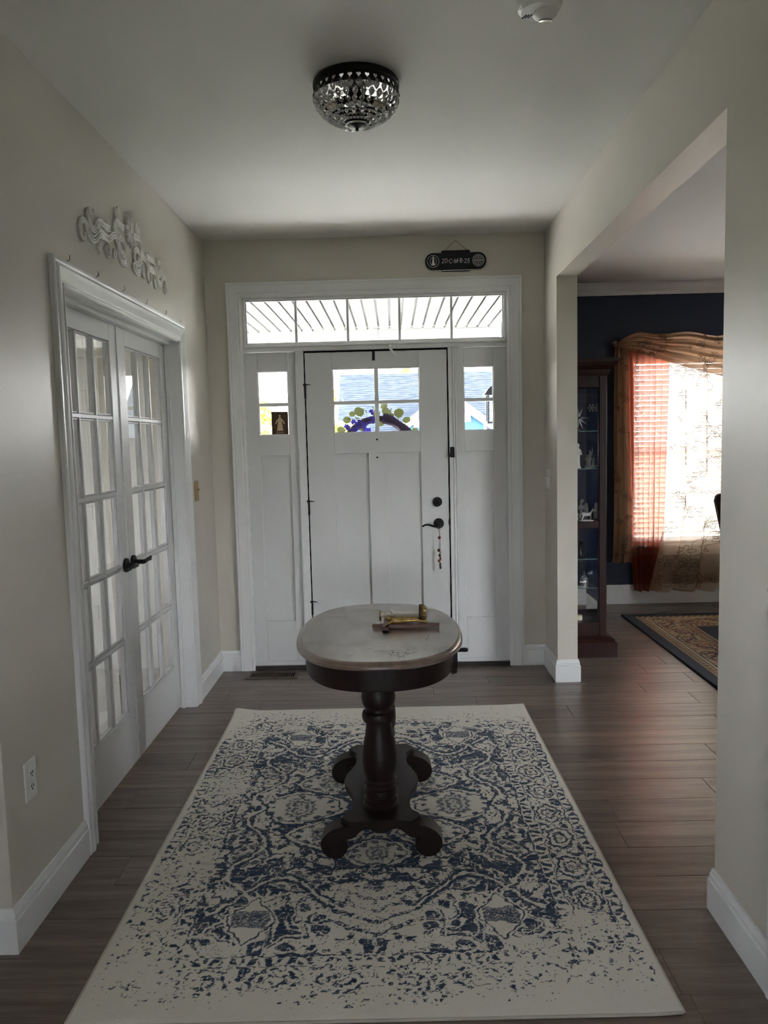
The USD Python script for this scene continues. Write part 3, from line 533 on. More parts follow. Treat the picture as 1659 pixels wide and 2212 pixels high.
# ------------------------------------------------------------------ the distressed rug
RW, RL, RC, RR = 0.797, 1.157, (-0.094, 3.007), 0.0098
def fb(p, o=3, s=0): return meshkit.fbm(p, o, s)
def rug_pattern(u, v):
    n3 = lambda a, b, f, g, s, o=2: fb(np.stack([a * f, b * g, np.full_like(a, s * 7.3)], -1), o, s)
    j = n3(u, v, 60, 95, 1, 2) - 0.5; j2 = n3(u, v, 70, 60, 2, 2) - 0.5
    k1, k2 = n3(u, v, 26, 34, 31, 2) - 0.5, n3(u, v, 24, 30, 32, 2) - 0.5
    U, V = np.abs(u + 0.016 * j2 + 0.030 * k1), np.abs(v + 0.024 * j + 0.030 * k2)
    w1, w2 = n3(U, V, 7, 7, 3) - 0.5, n3(U, V, 7, 7, 4) - 0.5
    A, C = U + 0.05 * w1, V + 0.05 * w2
    fine = n3(u, v, 230, 330, 5, 1); mid = n3(u, v, 90, 150, 6, 2)
    # field: navy ground with cream winding stems and leaves
    f1, f2, f3 = n3(A, C, 9, 9, 8, 2), n3(A, C, 17, 15, 9, 2), n3(A, C, 26, 22, 10, 1)
    ink = np.where(f2 > 0.405, 1.0, 0.0)
    ink = np.where(np.abs(f1 - 0.5) < 0.030, 0.0, ink); ink = np.where(np.abs(f1 - 0.42) < 0.016, 0.0, ink)
    ink = np.where(np.abs(f3 - 0.5) < 0.05, 0.0, ink)
    def ellipse(cu, cv, a, b, p=2.0): return (np.abs(U - cu) / a) ** p + (np.abs(V - cv) / b) ** p
    def lobes(cu, cv, n, e): t = np.arctan2(V - cv, U - cu); return 1 + e * np.cos(n * t)
    def palmette(cu, cv, a, b, rose, p=1.4):
        nonlocal ink
        d = ellipse(cu, cv, a, b, p); ink = np.where(d < 1.25, 1.0, ink); ink = np.where(d < 1.0, 0.0, ink); ink = np.where(np.abs(d - 0.80) < 0.035, 1.0, ink)
        ds = ellipse(cu, cv, rose, rose) / lobes(cu, cv, 12, 0.10) ** 2
        ink = np.where((ds < 1.0), np.where(fine + 0.25 * np.cos(np.sqrt(ds) * 16) > 0.50, 0.85, 0.15), ink)
        for k in range(10):
            t = k * 0.6283 + 0.3; dd = ellipse(cu + a * 0.66 * math.cos(t), cv + b * 0.66 * math.sin(t), 0.014, 0.011); ink = np.where(dd < 1, 0.9, ink)
    for cu, cv, a, b, r in ((0.0, 0.0, 0.20, 0.16, 0.085), (0.31, 0.02, 0.19, 0.115, 0.068), (0.20, 0.215, 0.15, 0.105, 0.055), (0.0, 0.36, 0.13, 0.10, 0.05), (0.46, 0.36, 0.075, 0.085, 0.03), (0.27, 0.52, 0.11, 0.07, 0.04)):
        palmette(cu, cv, a, b, r)
    for cu, cv, a, b, tl in ((0.475, 0.10, 0.050, 0.085, 0.3), (0.42, 0.24, 0.085, 0.040, -0.5), (0.12, 0.50, 0.075, 0.036, 0.4), (0.50, 0.55, 0.04, 0.07, 0.2), (0.36, 0.40, 0.06, 0.035, 0.8), (0.15, 0.62, 0.06, 0.035, -0.4), (0.33, 0.66, 0.05, 0.03, 0.6)):
        x, y = (U - cu) * math.cos(tl) + (V - cv) * math.sin(tl), -(U - cu) * math.sin(tl) + (V - cv) * math.cos(tl)
        d = (x / a) ** 2 + (y / b) ** 2; d = d + 0.25 * np.cos(np.arctan2(y / b, x / a) * 14)
        ink = np.where(d < 1.5, 1.0, ink); ink = np.where(d < 1.0, 0.0, ink); ink = np.where((d < 0.5) & (np.abs(np.mod(x / a * 2.2, 1) - 0.5) < 0.18) & (np.abs(y) < 0.2 * b), 1.0, ink)
    band = (U < 0.50) & (np.abs(V - 0.455 - 0.05 * np.sin(U * 15)) < 0.046 - 0.03 * U); ink = np.where(band & (f3 < 0.60), 1.0, ink)
    vine = np.abs(V - 0.60 - 0.10 * np.sin(U * 13 + 0.6)) ; ink = np.where((vine < 0.030) & (U > 0.10) & (U < 0.54), 1.0, ink); ink = np.where((vine < 0.009) & (U > 0.10) & (U < 0.54), 0.0, ink)
    vine2 = np.abs(U - 0.46 - 0.05 * np.sin(V * 17)); ink = np.where((vine2 < 0.026) & (V < 0.66) & (f3 > 0.42), 1.0, ink); ink = np.where((vine2 < 0.007) & (V < 0.66), 0.0, ink)
    pend = (U < 0.115 + 0.035 * np.cos(V * 34)) & (V > 0.57) & (V < 0.84)
    chev = np.mod(V + 0.55 * U, 0.058) < 0.020
    ink = np.where(pend, np.where(chev & (mid > 0.40), 1.0, 0.0), ink)
    rc = (np.abs(U - 0.39) < 0.085) & (np.abs(V - 0.735) < 0.058); hexd = np.maximum(np.abs(U - 0.39) * 0.8 + np.abs(V - 0.735) * 0.6, np.abs(U - 0.39) * 1.02) - 0.080
    ink = np.where(hexd < 0.0, 0.0, ink); ink = np.where(rc & (np.abs(U - 0.39) < 0.056) & (np.abs(V - 0.735) < 0.040), np.where(fine > 0.42, 0.9, 0.3), ink)
    ink = np.where(np.abs(hexd + 0.010) < 0.0028, 1.0, ink)
    f4 = n3(U, V, 44, 40, 15, 1); f5 = n3(U, V, 60, 52, 16, 1); calm = (ellipse(0.0, 0.0, 0.20, 0.16, 1.4) < 1) | (ellipse(0.31, 0.02, 0.19, 0.115, 1.4) < 1) | (hexd < 0)
    ink = np.where((f4 > 0.75) & ~calm, 0.0, ink); ink = np.where((f4 < 0.225) & ~calm, 1.0, ink); ink = np.where((np.abs(f5 - 0.56) < 0.016) & ~calm, 1.0 - ink, ink)
    # borders, counted from the field outwards
    e = np.maximum(U - 0.565, V - 0.905); run = np.where(U - 0.565 > V - 0.905, V, U)
    key = np.where(np.mod(run + 0.5 * (e - 0.01) * np.sign(np.mod(run, 0.11) - 0.055), 0.037) < 0.019, 1.0, 0.0)
    ros = np.zeros_like(u); m = np.mod(run, 0.190) - 0.095; dd = np.sqrt((m / 0.070) ** 2 + ((e - 0.108) / 0.050) ** 2)
    ros = np.where(dd < 1.25, np.where(np.cos(dd * 13.5 + 0.8 * np.cos(np.arctan2(m, e - 0.108) * 10)) > 0.18, 1.0, 0.0), ros)
    ros = np.where(dd >= 1.25, np.where((n3(U, V, 48, 48, 12, 1) > 0.53), 1.0, 0.0), ros)
    bd = np.where(e < 0.006, 1.0, np.where(e < 0.010, 0.0, np.where(e < 0.040, key, np.where(e < 0.046, 0.0, np.where(e < 0.050, 1.0, np.where(e < 0.168, ros, np.where(e < 0.172, 1.0, np.where(e < 0.176, 0.0, np.where(e < 0.205, key, np.where(e < 0.209, 1.0, 0.0))))))))))
    bd = np.where((e > 0.05) & (e < 0.168) & (np.abs(n3(U, V, 58, 58, 17, 1) - 0.5) < 0.032), 1.0 - bd, bd); ink = np.where(e > 0, bd, ink)
    # wear: navy pile lost in patches, most of all towards both ends and along the edges
    low = n3(u, v, 3.2, 4.4, 20, 3); keep = 0.505 + 0.46 * (low - 0.5)
    keep += 0.06 * np.exp(-(u / 0.45) ** 2 - (v / 0.5) ** 2)
    keep -= 0.22 * np.clip((np.abs(v) - 0.70) / 0.35, 0, 1) - 0.055 * np.exp(-((v + 1.03) / 0.045) ** 2) - 0.04 * np.exp(-((np.abs(v) - 0.90) / 0.05) ** 2) + 0.085 * (e > 0.0) + 0.10 * np.clip((e - 0.205) / 0.01, 0, 1)
    keep += 0.06 * ((e > 0) & (np.abs(v) < 0.75) & (u > 0)); keep -= 0.02 * (u < -0.55) + 0.04 * (v > 0.72)
    wear = 0.5 * mid + 0.3 * n3(u, v, 36, 52, 21, 2) + 0.2 * fine
    ink = ink * (wear < keep + 0.17)
    ink = np.clip(ink * (0.72 + 0.5 * n3(u, v, 40, 260, 22, 1)), 0, 1)
    return ink, low, fine
nu_, nv_ = 560, 790
uu, vv = np.meshgrid(np.linspace(-RW, RW, nu_), np.linspace(-RL, RL, nv_), indexing="ij")
ink, low, fine = rug_pattern(uu.ravel(), vv.ravel())
cream = np.array([0.76, 0.725, 0.655]) * (0.93 + 0.14 * low[:, None] + 0.06 * (fine[:, None] - 0.5)); navy = np.array([0.010, 0.034, 0.088])[None] * (0.8 + 0.6 * fine[:, None])
tone = cream * (1 - ink[:, None]) + navy * ink[:, None]
edge = np.maximum(np.abs(uu) - RW + 0.014, np.abs(vv) - RL + 0.014).ravel()
hz = 0.0095 + 0.0012 * fine - 0.0022 * ink * 0.4; hz = np.where(edge > 0, 0.0095 - 0.004 * (edge / 0.014) ** 2, hz)
cu = np.exp(-(((uu + RW) / 0.10) ** 2 + ((vv - RL) / 0.10) ** 2)) + 0.4 * np.exp(-(((uu - RW) / 0.09) ** 2 + ((vv - RL) / 0.09) ** 2)) + 0.35 * np.exp(-(((uu - RW) / 0.06) ** 2 + ((vv + RL) / 0.06) ** 2))
hz = hz + 0.016 * cu.ravel() ** 1.5
xs = RC[0] + uu.ravel() * math.cos(RR) - vv.ravel() * math.sin(RR); ys = RC[1] + uu.ravel() * math.sin(RR) + vv.ravel() * math.cos(RR)
ii = np.arange(nu_ * nv_).reshape(nu_, nv_); qd = np.stack([ii[:-1, :-1], ii[1:, :-1], ii[1:, 1:], ii[:-1, 1:]], -1).reshape(-1, 4)
top = trimesh.Trimesh(np.stack([xs, ys, hz], -1), np.vstack([qd[:, [0, 1, 2]], qd[:, [0, 2, 3]]]), process=False)
rug = thing("area_rug", "cream and navy distressed oriental rug under the oval hall table", "rug")
pile = obj("pile", top, "rug_pile", rug, smooth=True); paint(pile, tone)
mat("rug_binding", (0.52, 0.49, 0.42), 0.95, 0.1, bump=(400, 0.4))
bo = np.r_[ii[:, 0], ii[-1, 1:], ii[::-1, -1][1:], ii[0, ::-1][1:-1]][::4]
obj("bound_edge", tube(np.stack([xs[bo], ys[bo], hz[bo] - 0.0012], -1), 0.0042, 6, True), "rug_binding", rug, smooth=True)

# ------------------------------------------------------------------ things on the hall walls, ceiling and floor
sg = thing("hanging_sign", "black chalk-lettered sign on a twine hanger above the front door casing", "sign", (0.419, D - 0.012, 2.578))
pl = unary_union([Point(-0.140, 0).buffer(0.050, 24), Point(0.140, 0).buffer(0.050, 24), rect(-0.140, 0.140, -0.050, 0.050), rect(-0.089, 0.089, -0.062, 0.064).buffer(-0.008).buffer(0.008)])
obj("board", cat(ext(pl, -0.004, 0.010, "xz")), "sign_black", sg)
obj("ledge", B(-0.085, 0.085, -0.010, -0.003, -0.059, -0.055), "chalk", sg)
obj("twine", tube([(-0.078, 0.0, 0.056), (-0.04, 0.003, 0.092), (-0.004, 0.006, 0.122), (0.004, 0.006, 0.122), (0.04, 0.003, 0.092), (0.078, 0.0, 0.058)], 0.0016, 6), "twine", sg)
obj("hanger_nail", tube([(0, 0.012, 0.122), (0, 0.0, 0.124)], 0.0015, 6), "brass", sg)
def flat(poly, y=-0.0052): return ext(poly, y, y + 0.0014, "xz")
tm_ = meshkit.text_mesh("20\u00b7C\u00b7M\u00b7B\u00b725", 0.027, 0.001)
w_ = tm_.bounds[1, 0] - tm_.bounds[0, 0]; tm_.apply_translation((-tm_.bounds[0, 0], -0.0135, 0)); tm_.apply_scale((0.172 / w_, 1, 1))
v_ = tm_.vertices; tm_.vertices = np.stack([v_[:, 0] - 0.086 + 0.12 * v_[:, 1] + 0.0, -0.0045 - v_[:, 2], v_[:, 1] + 0.0022 * np.sin(v_[:, 0] * 70)], -1)
obj("lettering", tm_, "chalk", sg)
def ring(c, r, w): return Point(*c).buffer(r, 24).difference(Point(*c).buffer(r - w, 24))
c1, c2 = (-0.140, 0.0), (0.140, 0.0)
robe = Polygon([(-0.148, -0.018), (-0.144, 0.012), (-0.146, 0.014), (-0.140, 0.024), (-0.134, 0.014), (-0.136, 0.012), (-0.132, -0.018)])
vesica = Point(-0.148, 0).buffer(0.028, 24).intersection(Point(-0.132, 0).buffer(0.028, 24))
obj("emblem", flat(unary_union([ring(c1, 0.037, 0.002), vesica.difference(vesica.buffer(-0.0018)), robe, Point(-0.140, 0.026).buffer(0.004), Polygon([(-0.154, -0.022), (-0.126, -0.022), (-0.131, -0.016), (-0.149, -0.016)])])), "chalk", sg)
ticks = [affinity.rotate(rect(0.140 - 0.0012, 0.140 + 0.0012, 0.029, 0.0335), a, origin=c2) for a in range(0, 360, 15)]
crs = unary_union([ring(c2, 0.037, 0.002), ring(c2, 0.027, 0.0016), *ticks, rect(0.1365, 0.1435, -0.026, 0.026), rect(0.114, 0.166, -0.0035, 0.0035)]).difference(unary_union([rect(0.1385, 0.1415, -0.024, 0.024), rect(0.116, 0.164, -0.0015, 0.0015)]))
dots = [ring((0.140 + sx * 0.0125, sz * 0.0125), 0.005, 0.0016) for sx in (-1, 1) for sz in (-1, 1)]
obj("emblem", flat(unary_union([crs, *dots])), "chalk", sg)

def plate(name, label, cat_, mtl, c, axis, w, h, kind_):
    p = thing(name, label, cat_, c, 0 if axis == "x+" else PI)          # local +x points into the hall
    obj("plate", B(0, 0.006, -w / 2, w / 2, -h / 2, h / 2, 0.003), mtl, p)
    if kind_ == "outlet":
        for z in (-0.021, 0.021):
            o = obj("socket", tx(lathe([(0.0168, 0), (0.0168, 0.0025), (0.0155, 0.0035)], 24), ry=PI / 2, s=(1, 1, 0.85), t=(0.0055, 0, z)), mtl, p)
            obj("slot", cat(B(0.0085, 0.0096, -0.0072, -0.0052, z - 0.002, z + 0.0055), B(0.0085, 0.0096, 0.0052, 0.0072, z - 0.002, z + 0.0055), tx(lathe([(0.0022, 0), (0.0022, 0.001)], 10), ry=PI / 2, t=(0.0086, 0, z - 0.009))), "gap_black", o)
    else:
        for y in ((0,) if w < 0.09 else (-0.023, 0.023)):
            obj("toggle", cat(B(0.005, 0.008, y - 0.005, y + 0.005, -0.012, 0.012, 0.001), tx(B(0, 0.016, y - 0.004, y + 0.004, -0.004, 0.004, 0.001), ry=-0.5, t=(0.006, 0, 0.002))), mtl, p)
    return p
plate("wall_outlet", "white duplex wall outlet low on the wall left of the French doors", "outlet", "white_plastic", (XL, 2.305, 0.461), "x+", 0.075, 0.124, "outlet")
plate("light_switch", "brass toggle switch plate on the wall between French doors and front door", "light switch", "brass", (XL, 4.50, 1.213), "x+", 0.075, 0.118, "switch")
plate("light_switch", "white double toggle switch plate on the wall right of the front door", "light switch", "white_plastic", (XR, 4.812, 1.216), "x-", 0.116, 0.118, "switch")
vt = thing("floor_vent", "bronze slotted floor vent in the floorboards before the left sidelight", "vent", (-0.80, 4.812, 0.0))
obj("frame", cat(B(-0.165, 0.165, -0.072, -0.048, 0, 0.006, 0.002), B(-0.165, 0.165, 0.048, 0.072, 0, 0.006, 0.002), B(-0.165, -0.140, -0.05, 0.05, 0, 0.006, 0.002), B(0.140, 0.165, -0.05, 0.05, 0, 0.006, 0.002)), "vent_bronze", vt)
obj("duct", B(-0.142, 0.142, -0.05, 0.05, 0.0001, 0.0008), "gap_black", vt)
for k in range(23): obj("slat", B(-0.137 + k * 0.01195, -0.1320 + k * 0.01195, -0.049, 0.049, 0.0008, 0.005), "vent_bronze", vt)
sm = thing("smoke_detector", "white round smoke detector on the ceiling at the top edge", "smoke detector", (0.455, 2.372, H))
obj("body", cat(lathe([(0.052, -0.034), (0.062, -0.026), (0.067, -0.008), (0.067, 0.0)], 40)), "white_plastic", sm, smooth=35)
obj("sensor_dome", cat(tx(ell((0, 0, 0), (0.036, 0.040, 0.016), 3), t=(0.018, 0.010, -0.033))), "white_plastic", sm, smooth=True)
obj("test_button", tx(lathe([(0.020, 0), (0.020, 0.003), (0.014, 0.005)], 24), rx=PI + 0.25, t=(0.022, 0.024, -0.0455)), "bead_silver", sm, smooth=30)
obj("vent_slot", cat([tx(B(-0.001, 0.001, -0.011, 0.011, -0.002, 0.002), rz=0.45, t=(-0.040 + k * 0.008, 0.022 - k * 0.001, -0.0335)) for k in range(3)]), "gap_black", sm)
ch = thing("beaded_charm", "strand of red and brown beads on a ring hanging from the door lever", "charm", (0.286, YF - 0.030, 0.0))
obj("ring", tube([(0.006 * math.sin(a), -0.013 + 0.019 * math.cos(a), 0.920 + 0.031 * math.sin(a + PI / 2) - 0.0) for a in np.linspace(0, 2 * PI, 25)[:-1]], 0.0014, 6, True), "brass", ch)
obj("cord", cat(tube(spline([(0, -0.012, 0.892), (0.001, -0.010, 0.86), (-0.003, -0.008, 0.80), (0.0, -0.007, 0.74), (0.003, -0.007, 0.67)], 20), 0.0013, 5), tube(spline([(0, -0.012, 0.890), (0.005, -0.010, 0.83), (0.004, -0.007, 0.77), (-0.002, -0.007, 0.70)], 20), 0.0013, 5)), "leather_brown", ch)
for dx, z, r, mt in ((0, 0.852, 0.0095, "bead_red"), (-0.005, 0.770, 0.010, "leather_brown"), (0.004, 0.757, 0.008, "bead_silver"), (0.0, 0.738, 0.009, "leather_brown"), (0.004, 0.722, 0.007, "bead_red"), (-0.005, 0.702, 0.009, "bead_red"), (0.004, 0.710, 0.006, "leather_brown")):
    obj("bead", ell((dx, -0.008, z), (r, r * 0.9, r), 2), mt, ch, smooth=True)
obj("tassel_end", body([((0.002, -0.008, 0.686), 0.006, (0.004, -0.008, 0.655), 0.007)], 12), "leather_brown", ch, smooth=True)
sn = solo("door_sensor", cat(B(0.366, 0.392, D - 0.026, D - 0.004, 1.362, 1.428, 0.003), B(0.352, 0.368, D - 0.018, YF, 1.366, 1.385, 0.002)), "black_metal", "small black flip latch on the door frame right of the front door", "door latch")
wh = solo("wreath_hanger", cat(B(-0.116, -0.100, YF - 0.003, YF + 0.001, 1.985, 2.042), B(-0.116, -0.100, YF - 0.003, YF + 0.05, 2.0395, 2.0415)), "black_metal", "black metal strap hooked over the top edge of the front door", "hook")
wr = thing("dangling_sensor", "white sensor tag dangling on a thin wire across the transom", "sensor", (0, 0, 0))
obj("wire", tube(spline([(-0.105, YF + 0.016, 2.186), (-0.078, YF + 0.012, 2.180), (-0.075, YF + 0.008, 2.140), (-0.060, YF + 0.004, 2.112), (-0.020, D - 0.020, 2.104), (-0.004, D - 0.030, 2.092), (0.0, D - 0.029, 2.070)], 40), 0.0016, 6), "white_plastic", wr)
obj("plug", B(-0.012, 0.012, D - 0.036, D - 0.026, 2.060, 2.074, 0.002), "white_plastic", wr)
obj("tag", tx(B(-0.008, 0.008, -0.002, 0.002, -0.03, 0.03, 0.001), ry=-0.6, t=(0.014, D - 0.028, 2.032)), "white_plastic", wr)
hc = thing("holy_card", "brown holy card with a pale robed figure stuck in the sidelight pane", "card", (-0.716, YF + 0.016, 1.606))
obj("card", B(-0.053, 0.053, -0.001, 0.001, -0.076, 0.072), "card_brown", hc)
fig = unary_union([Point(0, 0.046).buffer(0.007), Polygon([(-0.008, 0.036), (0.008, 0.036), (0.012, 0.01), (0.020, -0.048), (-0.020, -0.048), (-0.012, 0.01)]), LineString([(0, 0.030), (-0.018, 0.016), (-0.026, -0.002)]).buffer(0.004), LineString([(0, 0.030), (0.018, 0.016), (0.026, -0.002)]).buffer(0.004)])
obj("print", ext(fig, -0.0018, -0.001, "xz"), "card_cream", hc)
obj("print", ext(unary_union([rect(-0.028 + k % 2 * 0.004, 0.028 - k * 0.003, -0.056 - 0.006 * k, -0.0545 - 0.006 * k) for k in range(3)]), -0.0018, -0.001, "xz"), "card_cream", hc)

# carved white-washed scroll plaque above the French doors; local (s, t) = along the wall, up
def ribbed(path, w, h0=0.0045, h1=0.0095, ribs=3):
    """A carved band: path (s, t) with half width w (array or number), ribs along it, walls down to the plane."""
    P = np.asarray(path, float); n = len(P); T = np.gradient(P, axis=0); T /= np.linalg.norm(T, axis=1, keepdims=True); N_ = np.stack([-T[:, 1], T[:, 0]], 1)
    w = np.broadcast_to(np.asarray(w, float), (n,)); ks = np.linspace(-1, 1, 8 * ribs + 1); rows = []
    xr = np.mod((ks + 1) * ribs, 2.0) - 1.0; hs = h0 + (h1 - h0) * np.sqrt(np.clip(1.0 - xr ** 2, 0.0, 1.0)); hs[0] = hs[-1] = h0
    ks2 = np.r_[ks[0], ks, ks[-1]]; hs2 = np.r_[0.0, hs, 0.0]
    V = np.stack([np.c_[P + N_ * (w * k)[:, None], np.full(n, h)] for k, h in zip(ks2, hs2)], 1).reshape(-1, 3); m = len(ks2); F = []
    for i in range(n - 1):
        for k in range(m - 1): a = i * m + k; F += [[a, a + m, a + m + 1], [a, a + m + 1, a + 1]]
    c0 = len(V); V = np.vstack([V, np.r_[P[0], 0], np.r_[P[-1], 0]])
    for k in range(m - 1): F += [[c0, k, k + 1], [c0 + 1, (n - 1) * m + k + 1, (n - 1) * m + k]]
    return trimesh.Trimesh(V, F, process=False)
def spiral(c, r0_, r1_, a0, turns, n=40, ell_=(1, 1)):
    t = np.linspace(0, 1, n); r = r0_ + (r1_ - r0_) * t; a = a0 + turns * 2 * PI * t
    return np.stack([c[0] + ell_[0] * r * np.cos(a), c[1] + ell_[1] * r * np.sin(a)], 1)
bands = []
s1 = spiral((0.096, -0.066), 0.010, 0.064, 0.6, -1.45, 50, (1.05, 1.0))
tail = spline([tuple(s1[-1]), (0.172, -0.02), (0.165, 0.020), (0.130, 0.036), (0.090, 0.022), (0.060, 0.030)], 30)
bands.append((np.vstack([s1, spline([tuple(s1[-3]), tuple(s1[-1]), (0.162, -0.050), (0.172, 0.000), (0.150, 0.032), (0.108, 0.034), (0.065, 0.030)], 40)[4:]]), 0.0150))
e1 = spiral((0.520, -0.105), 0.008, 0.030, 0.2, 1.1, 30)
bands.append((np.vstack([spline([(0.150, -0.030), (0.200, -0.035), (0.250, -0.062), (0.300, -0.066), (0.350, -0.066), (0.395, -0.095), (0.440, -0.108), (0.478, -0.085), (0.505, -0.062), (0.540, -0.070), (0.553, -0.105), (0.535, -0.132), (0.515, -0.122), (0.517, -0.104)], 90)]), np.r_[np.full(60, 0.0170), np.linspace(0.017, 0.009, 30)]))
bands.append((spline([(0.235, -0.018), (0.290, -0.022), (0.340, -0.020), (0.385, -0.046), (0.420, -0.070), (0.452, -0.060), (0.470, -0.030), (0.452, -0.006), (0.428, -0.016), (0.430, -0.036)], 60), np.r_[np.full(40, 0.0150), np.linspace(0.015, 0.008, 20)]))
bands.append((spline([(0.350, -0.072), (0.310, -0.070), (0.285, -0.066), (0.258, -0.080), (0.250, -0.108), (0.266, -0.130), (0.286, -0.122), (0.284, -0.104), (0.272, -0.100)], 50), np.r_[np.full(35, 0.0130), np.linspace(0.013, 0.007, 15)]))
leaves = [((0.262, -0.030), (0.268, 0.004), 0.016), ((0.360, -0.110), (0.366, -0.150), 0.013), ((0.345, -0.105), (0.380, -0.140), 0.011), ((0.420, -0.02), (0.412, 0.010), 0.010), ((0.176, -0.090), (0.205, -0.130), 0.018), ((0.110, 0.036), (0.165, 0.088), 0.024), ((0.100, 0.050), (0.128, 0.104), 0.018)]
orn = thing("wall_ornament", "white-washed carved scroll plaque mounted above the French doors", "wall ornament", (XL, 3.517, 2.400))
def on_wall(m): v = np.asarray(m.vertices); return trimesh.Trimesh(np.stack([v[:, 2] + 0.001, v[:, 0], v[:, 1]], -1), m.faces, process=False)
for sgn in (-1, 1):
    for P, w in bands:
        Q = np.asarray(P, float) * [sgn, 1]; obj("scroll", on_wall(ribbed(Q, w)), "white_wash", orn, smooth=40)
    for a, b, w in leaves:
        a, b = np.array(a) * [sgn, 1], np.array(b) * [sgn, 1]; t = np.linspace(0, 1, 12)[:, None]
        obj("leaf", on_wall(ribbed(a + (b - a) * t, w * np.sin(np.clip(t[:, 0] * 0.86 + 0.14, 0, 1) * PI) ** 0.7 + 0.001, 0.004, 0.008, 2)), "white_wash", orn, smooth=40)
fc = np.array([0.012, 0.045])
obj("flower_backing", on_wall(tx(lathe([(0.034, 0), (0.032, 0.006), (0.02, 0.009)], 24), s=(0.95, 1.35, 1), t=(*fc, 0))), "white_wash", orn, smooth=40)
for k in range(14):
    a = k / 14 * 2 * PI; d = np.array([math.cos(a) * 0.95, math.sin(a) * 1.35]); p0, p1 = fc + d * 0.014, fc + d * (0.062 if k % 2 else 0.054); t = np.linspace(0, 1, 10)[:, None]
    obj("petal", on_wall(ribbed(p0 + (p1 - p0) * t, 0.0095 * np.sin(np.clip(t[:, 0] * 0.86 + 0.14, 0, 1) * PI) ** 0.8 + 0.0008, 0.007, 0.0125, 2)), "white_wash", orn, smooth=40)
obj("flower_centre", on_wall(ell((*fc, 0.011), (0.012, 0.022, 0.006), 2)), "white_wash", orn, smooth=True)

# ------------------------------------------------------------------ crystal ceiling light (switched off)
CL = (-0.099, 2.850)
cl = thing("ceiling_light", "black flush ceiling light with a basket of hanging crystals", "ceiling light", (CL[0], CL[1], H))
RIM = 0.150
obj("canopy", lathe([(0.085, -0.030), (RIM - 0.004, -0.028), (RIM + 0.002, -0.022), (RIM + 0.002, -0.010), (RIM - 0.003, -0.002), (RIM - 0.006, 0.0)], 48), "black_metal", cl, smooth=30)
def heart(x, z, s): return unary_union([Point(x - 0.35 * s, z + 0.25 * s).buffer(0.42 * s, 6), Point(x + 0.35 * s, z + 0.25 * s).buffer(0.42 * s, 6), Polygon([(x - 0.74 * s, z + 0.10 * s), (x + 0.74 * s, z + 0.10 * s), (x, z - 0.75 * s)])])
nh = 32; Lc = 2 * PI * RIM
seg_ = ext(rect(0, Lc / nh, -0.0555, -0.0265).difference(heart(Lc / nh / 2, -0.0415, 0.0105)), 0, 0.003, "xz")
seg_ = seg_.subdivide_to_size(0.008) if hasattr(seg_, "subdivide_to_size") else seg_
gal = []
for k in range(nh):
    v = np.asarray(seg_.vertices); a = (v[:, 0] + k * Lc / nh) / RIM; r = RIM - v[:, 1]
    gal.append(trimesh.Trimesh(np.stack([r * np.cos(a), r * np.sin(a), v[:, 2]], -1), seg_.faces[:, ::-1], process=False))
obj("pierced_gallery", cat(gal), "black_metal", cl)
obj("gallery_rim", tube([((RIM + 0.001) * math.cos(a), (RIM + 0.001) * math.sin(a), -0.056) for a in np.linspace(0, 2 * PI, 49)[:-1]], 0.0032, 8, True), "black_metal", cl, smooth=True)
prof = lambda z: np.interp(-z, [0.055, 0.080, 0.100, 0.118, 0.132, 0.142, 0.148], [0.148, 0.141, 0.126, 0.106, 0.083, 0.060, 0.042])
obj("reflector_plate", lathe([(0.09, -0.0335), (0.142, -0.0305)], 40), "bead_silver", cl, smooth=30)  # silver plate added under the canopy to brighten the crystals
obj("lamp_holder", cat(lathe([(0.03, -0.075), (0.032, -0.032)], 20), tx(lathe([(0.012, 0), (0.015, 0.05)], 14), ry=PI / 2 + 0.3, t=(0.02, 0, -0.055)), tx(lathe([(0.012, 0), (0.015, 0.05)], 14), ry=-PI / 2 - 0.3, t=(-0.02, 0, -0.055)), tube([(0, 0, -0.14), (0, 0, -0.03)], 0.004, 8)), "black_metal", cl, smooth=40)
for sx in (-1, 1): obj("bulb", body([((sx * 0.062, 0, -0.072), 0.012, (sx * 0.088, 0, -0.080), 0.018)], 14), "candle_wax", cl, smooth=True)
rb = []
for k in range(8):
    a = k * PI / 4 + 0.2; zz = np.linspace(-0.055, -0.148, 10); rb.append(tube(np.stack([prof(zz) * math.cos(a) * 0.985, prof(zz) * math.sin(a) * 0.985, zz], -1), 0.0011, 5))
for z in (-0.083, -0.105, -0.125): rb.append(tube([(prof(z) * 0.98 * math.cos(a), prof(z) * 0.98 * math.sin(a), z) for a in np.linspace(0, 2 * PI, 41)[:-1]], 0.0010, 5, True))
obj("basket_wire", cat(rb), "black_metal", cl)
def gem(h, w, d):                                        # faceted drop: eight-sided, pointed below
    return trimesh.convex.convex_hull(np.array([(0, 0, -h), (0, 0, 0.12 * h)] + [(w * f * math.cos(a), d * f * math.sin(a), z) for f, z in ((0.55, 0.0), (1.0, -0.42 * h), (0.62, -0.78 * h)) for a in np.linspace(0, 2 * PI, 9)[:-1]]))
cr_rows = [(-0.052, 30, 0.030, 0.0125, 0.006), (-0.078, 30, 0.026, 0.0115, 0.006), (-0.099, 32, 0.021, 0.010, 0.0055), (-0.115, 36, 0.015, 0.0075, 0.0045), (-0.126, 36, 0.012, 0.006, 0.0042), (-0.135, 34, 0.010, 0.005, 0.004), (-0.142, 30, 0.009, 0.0045, 0.004)]
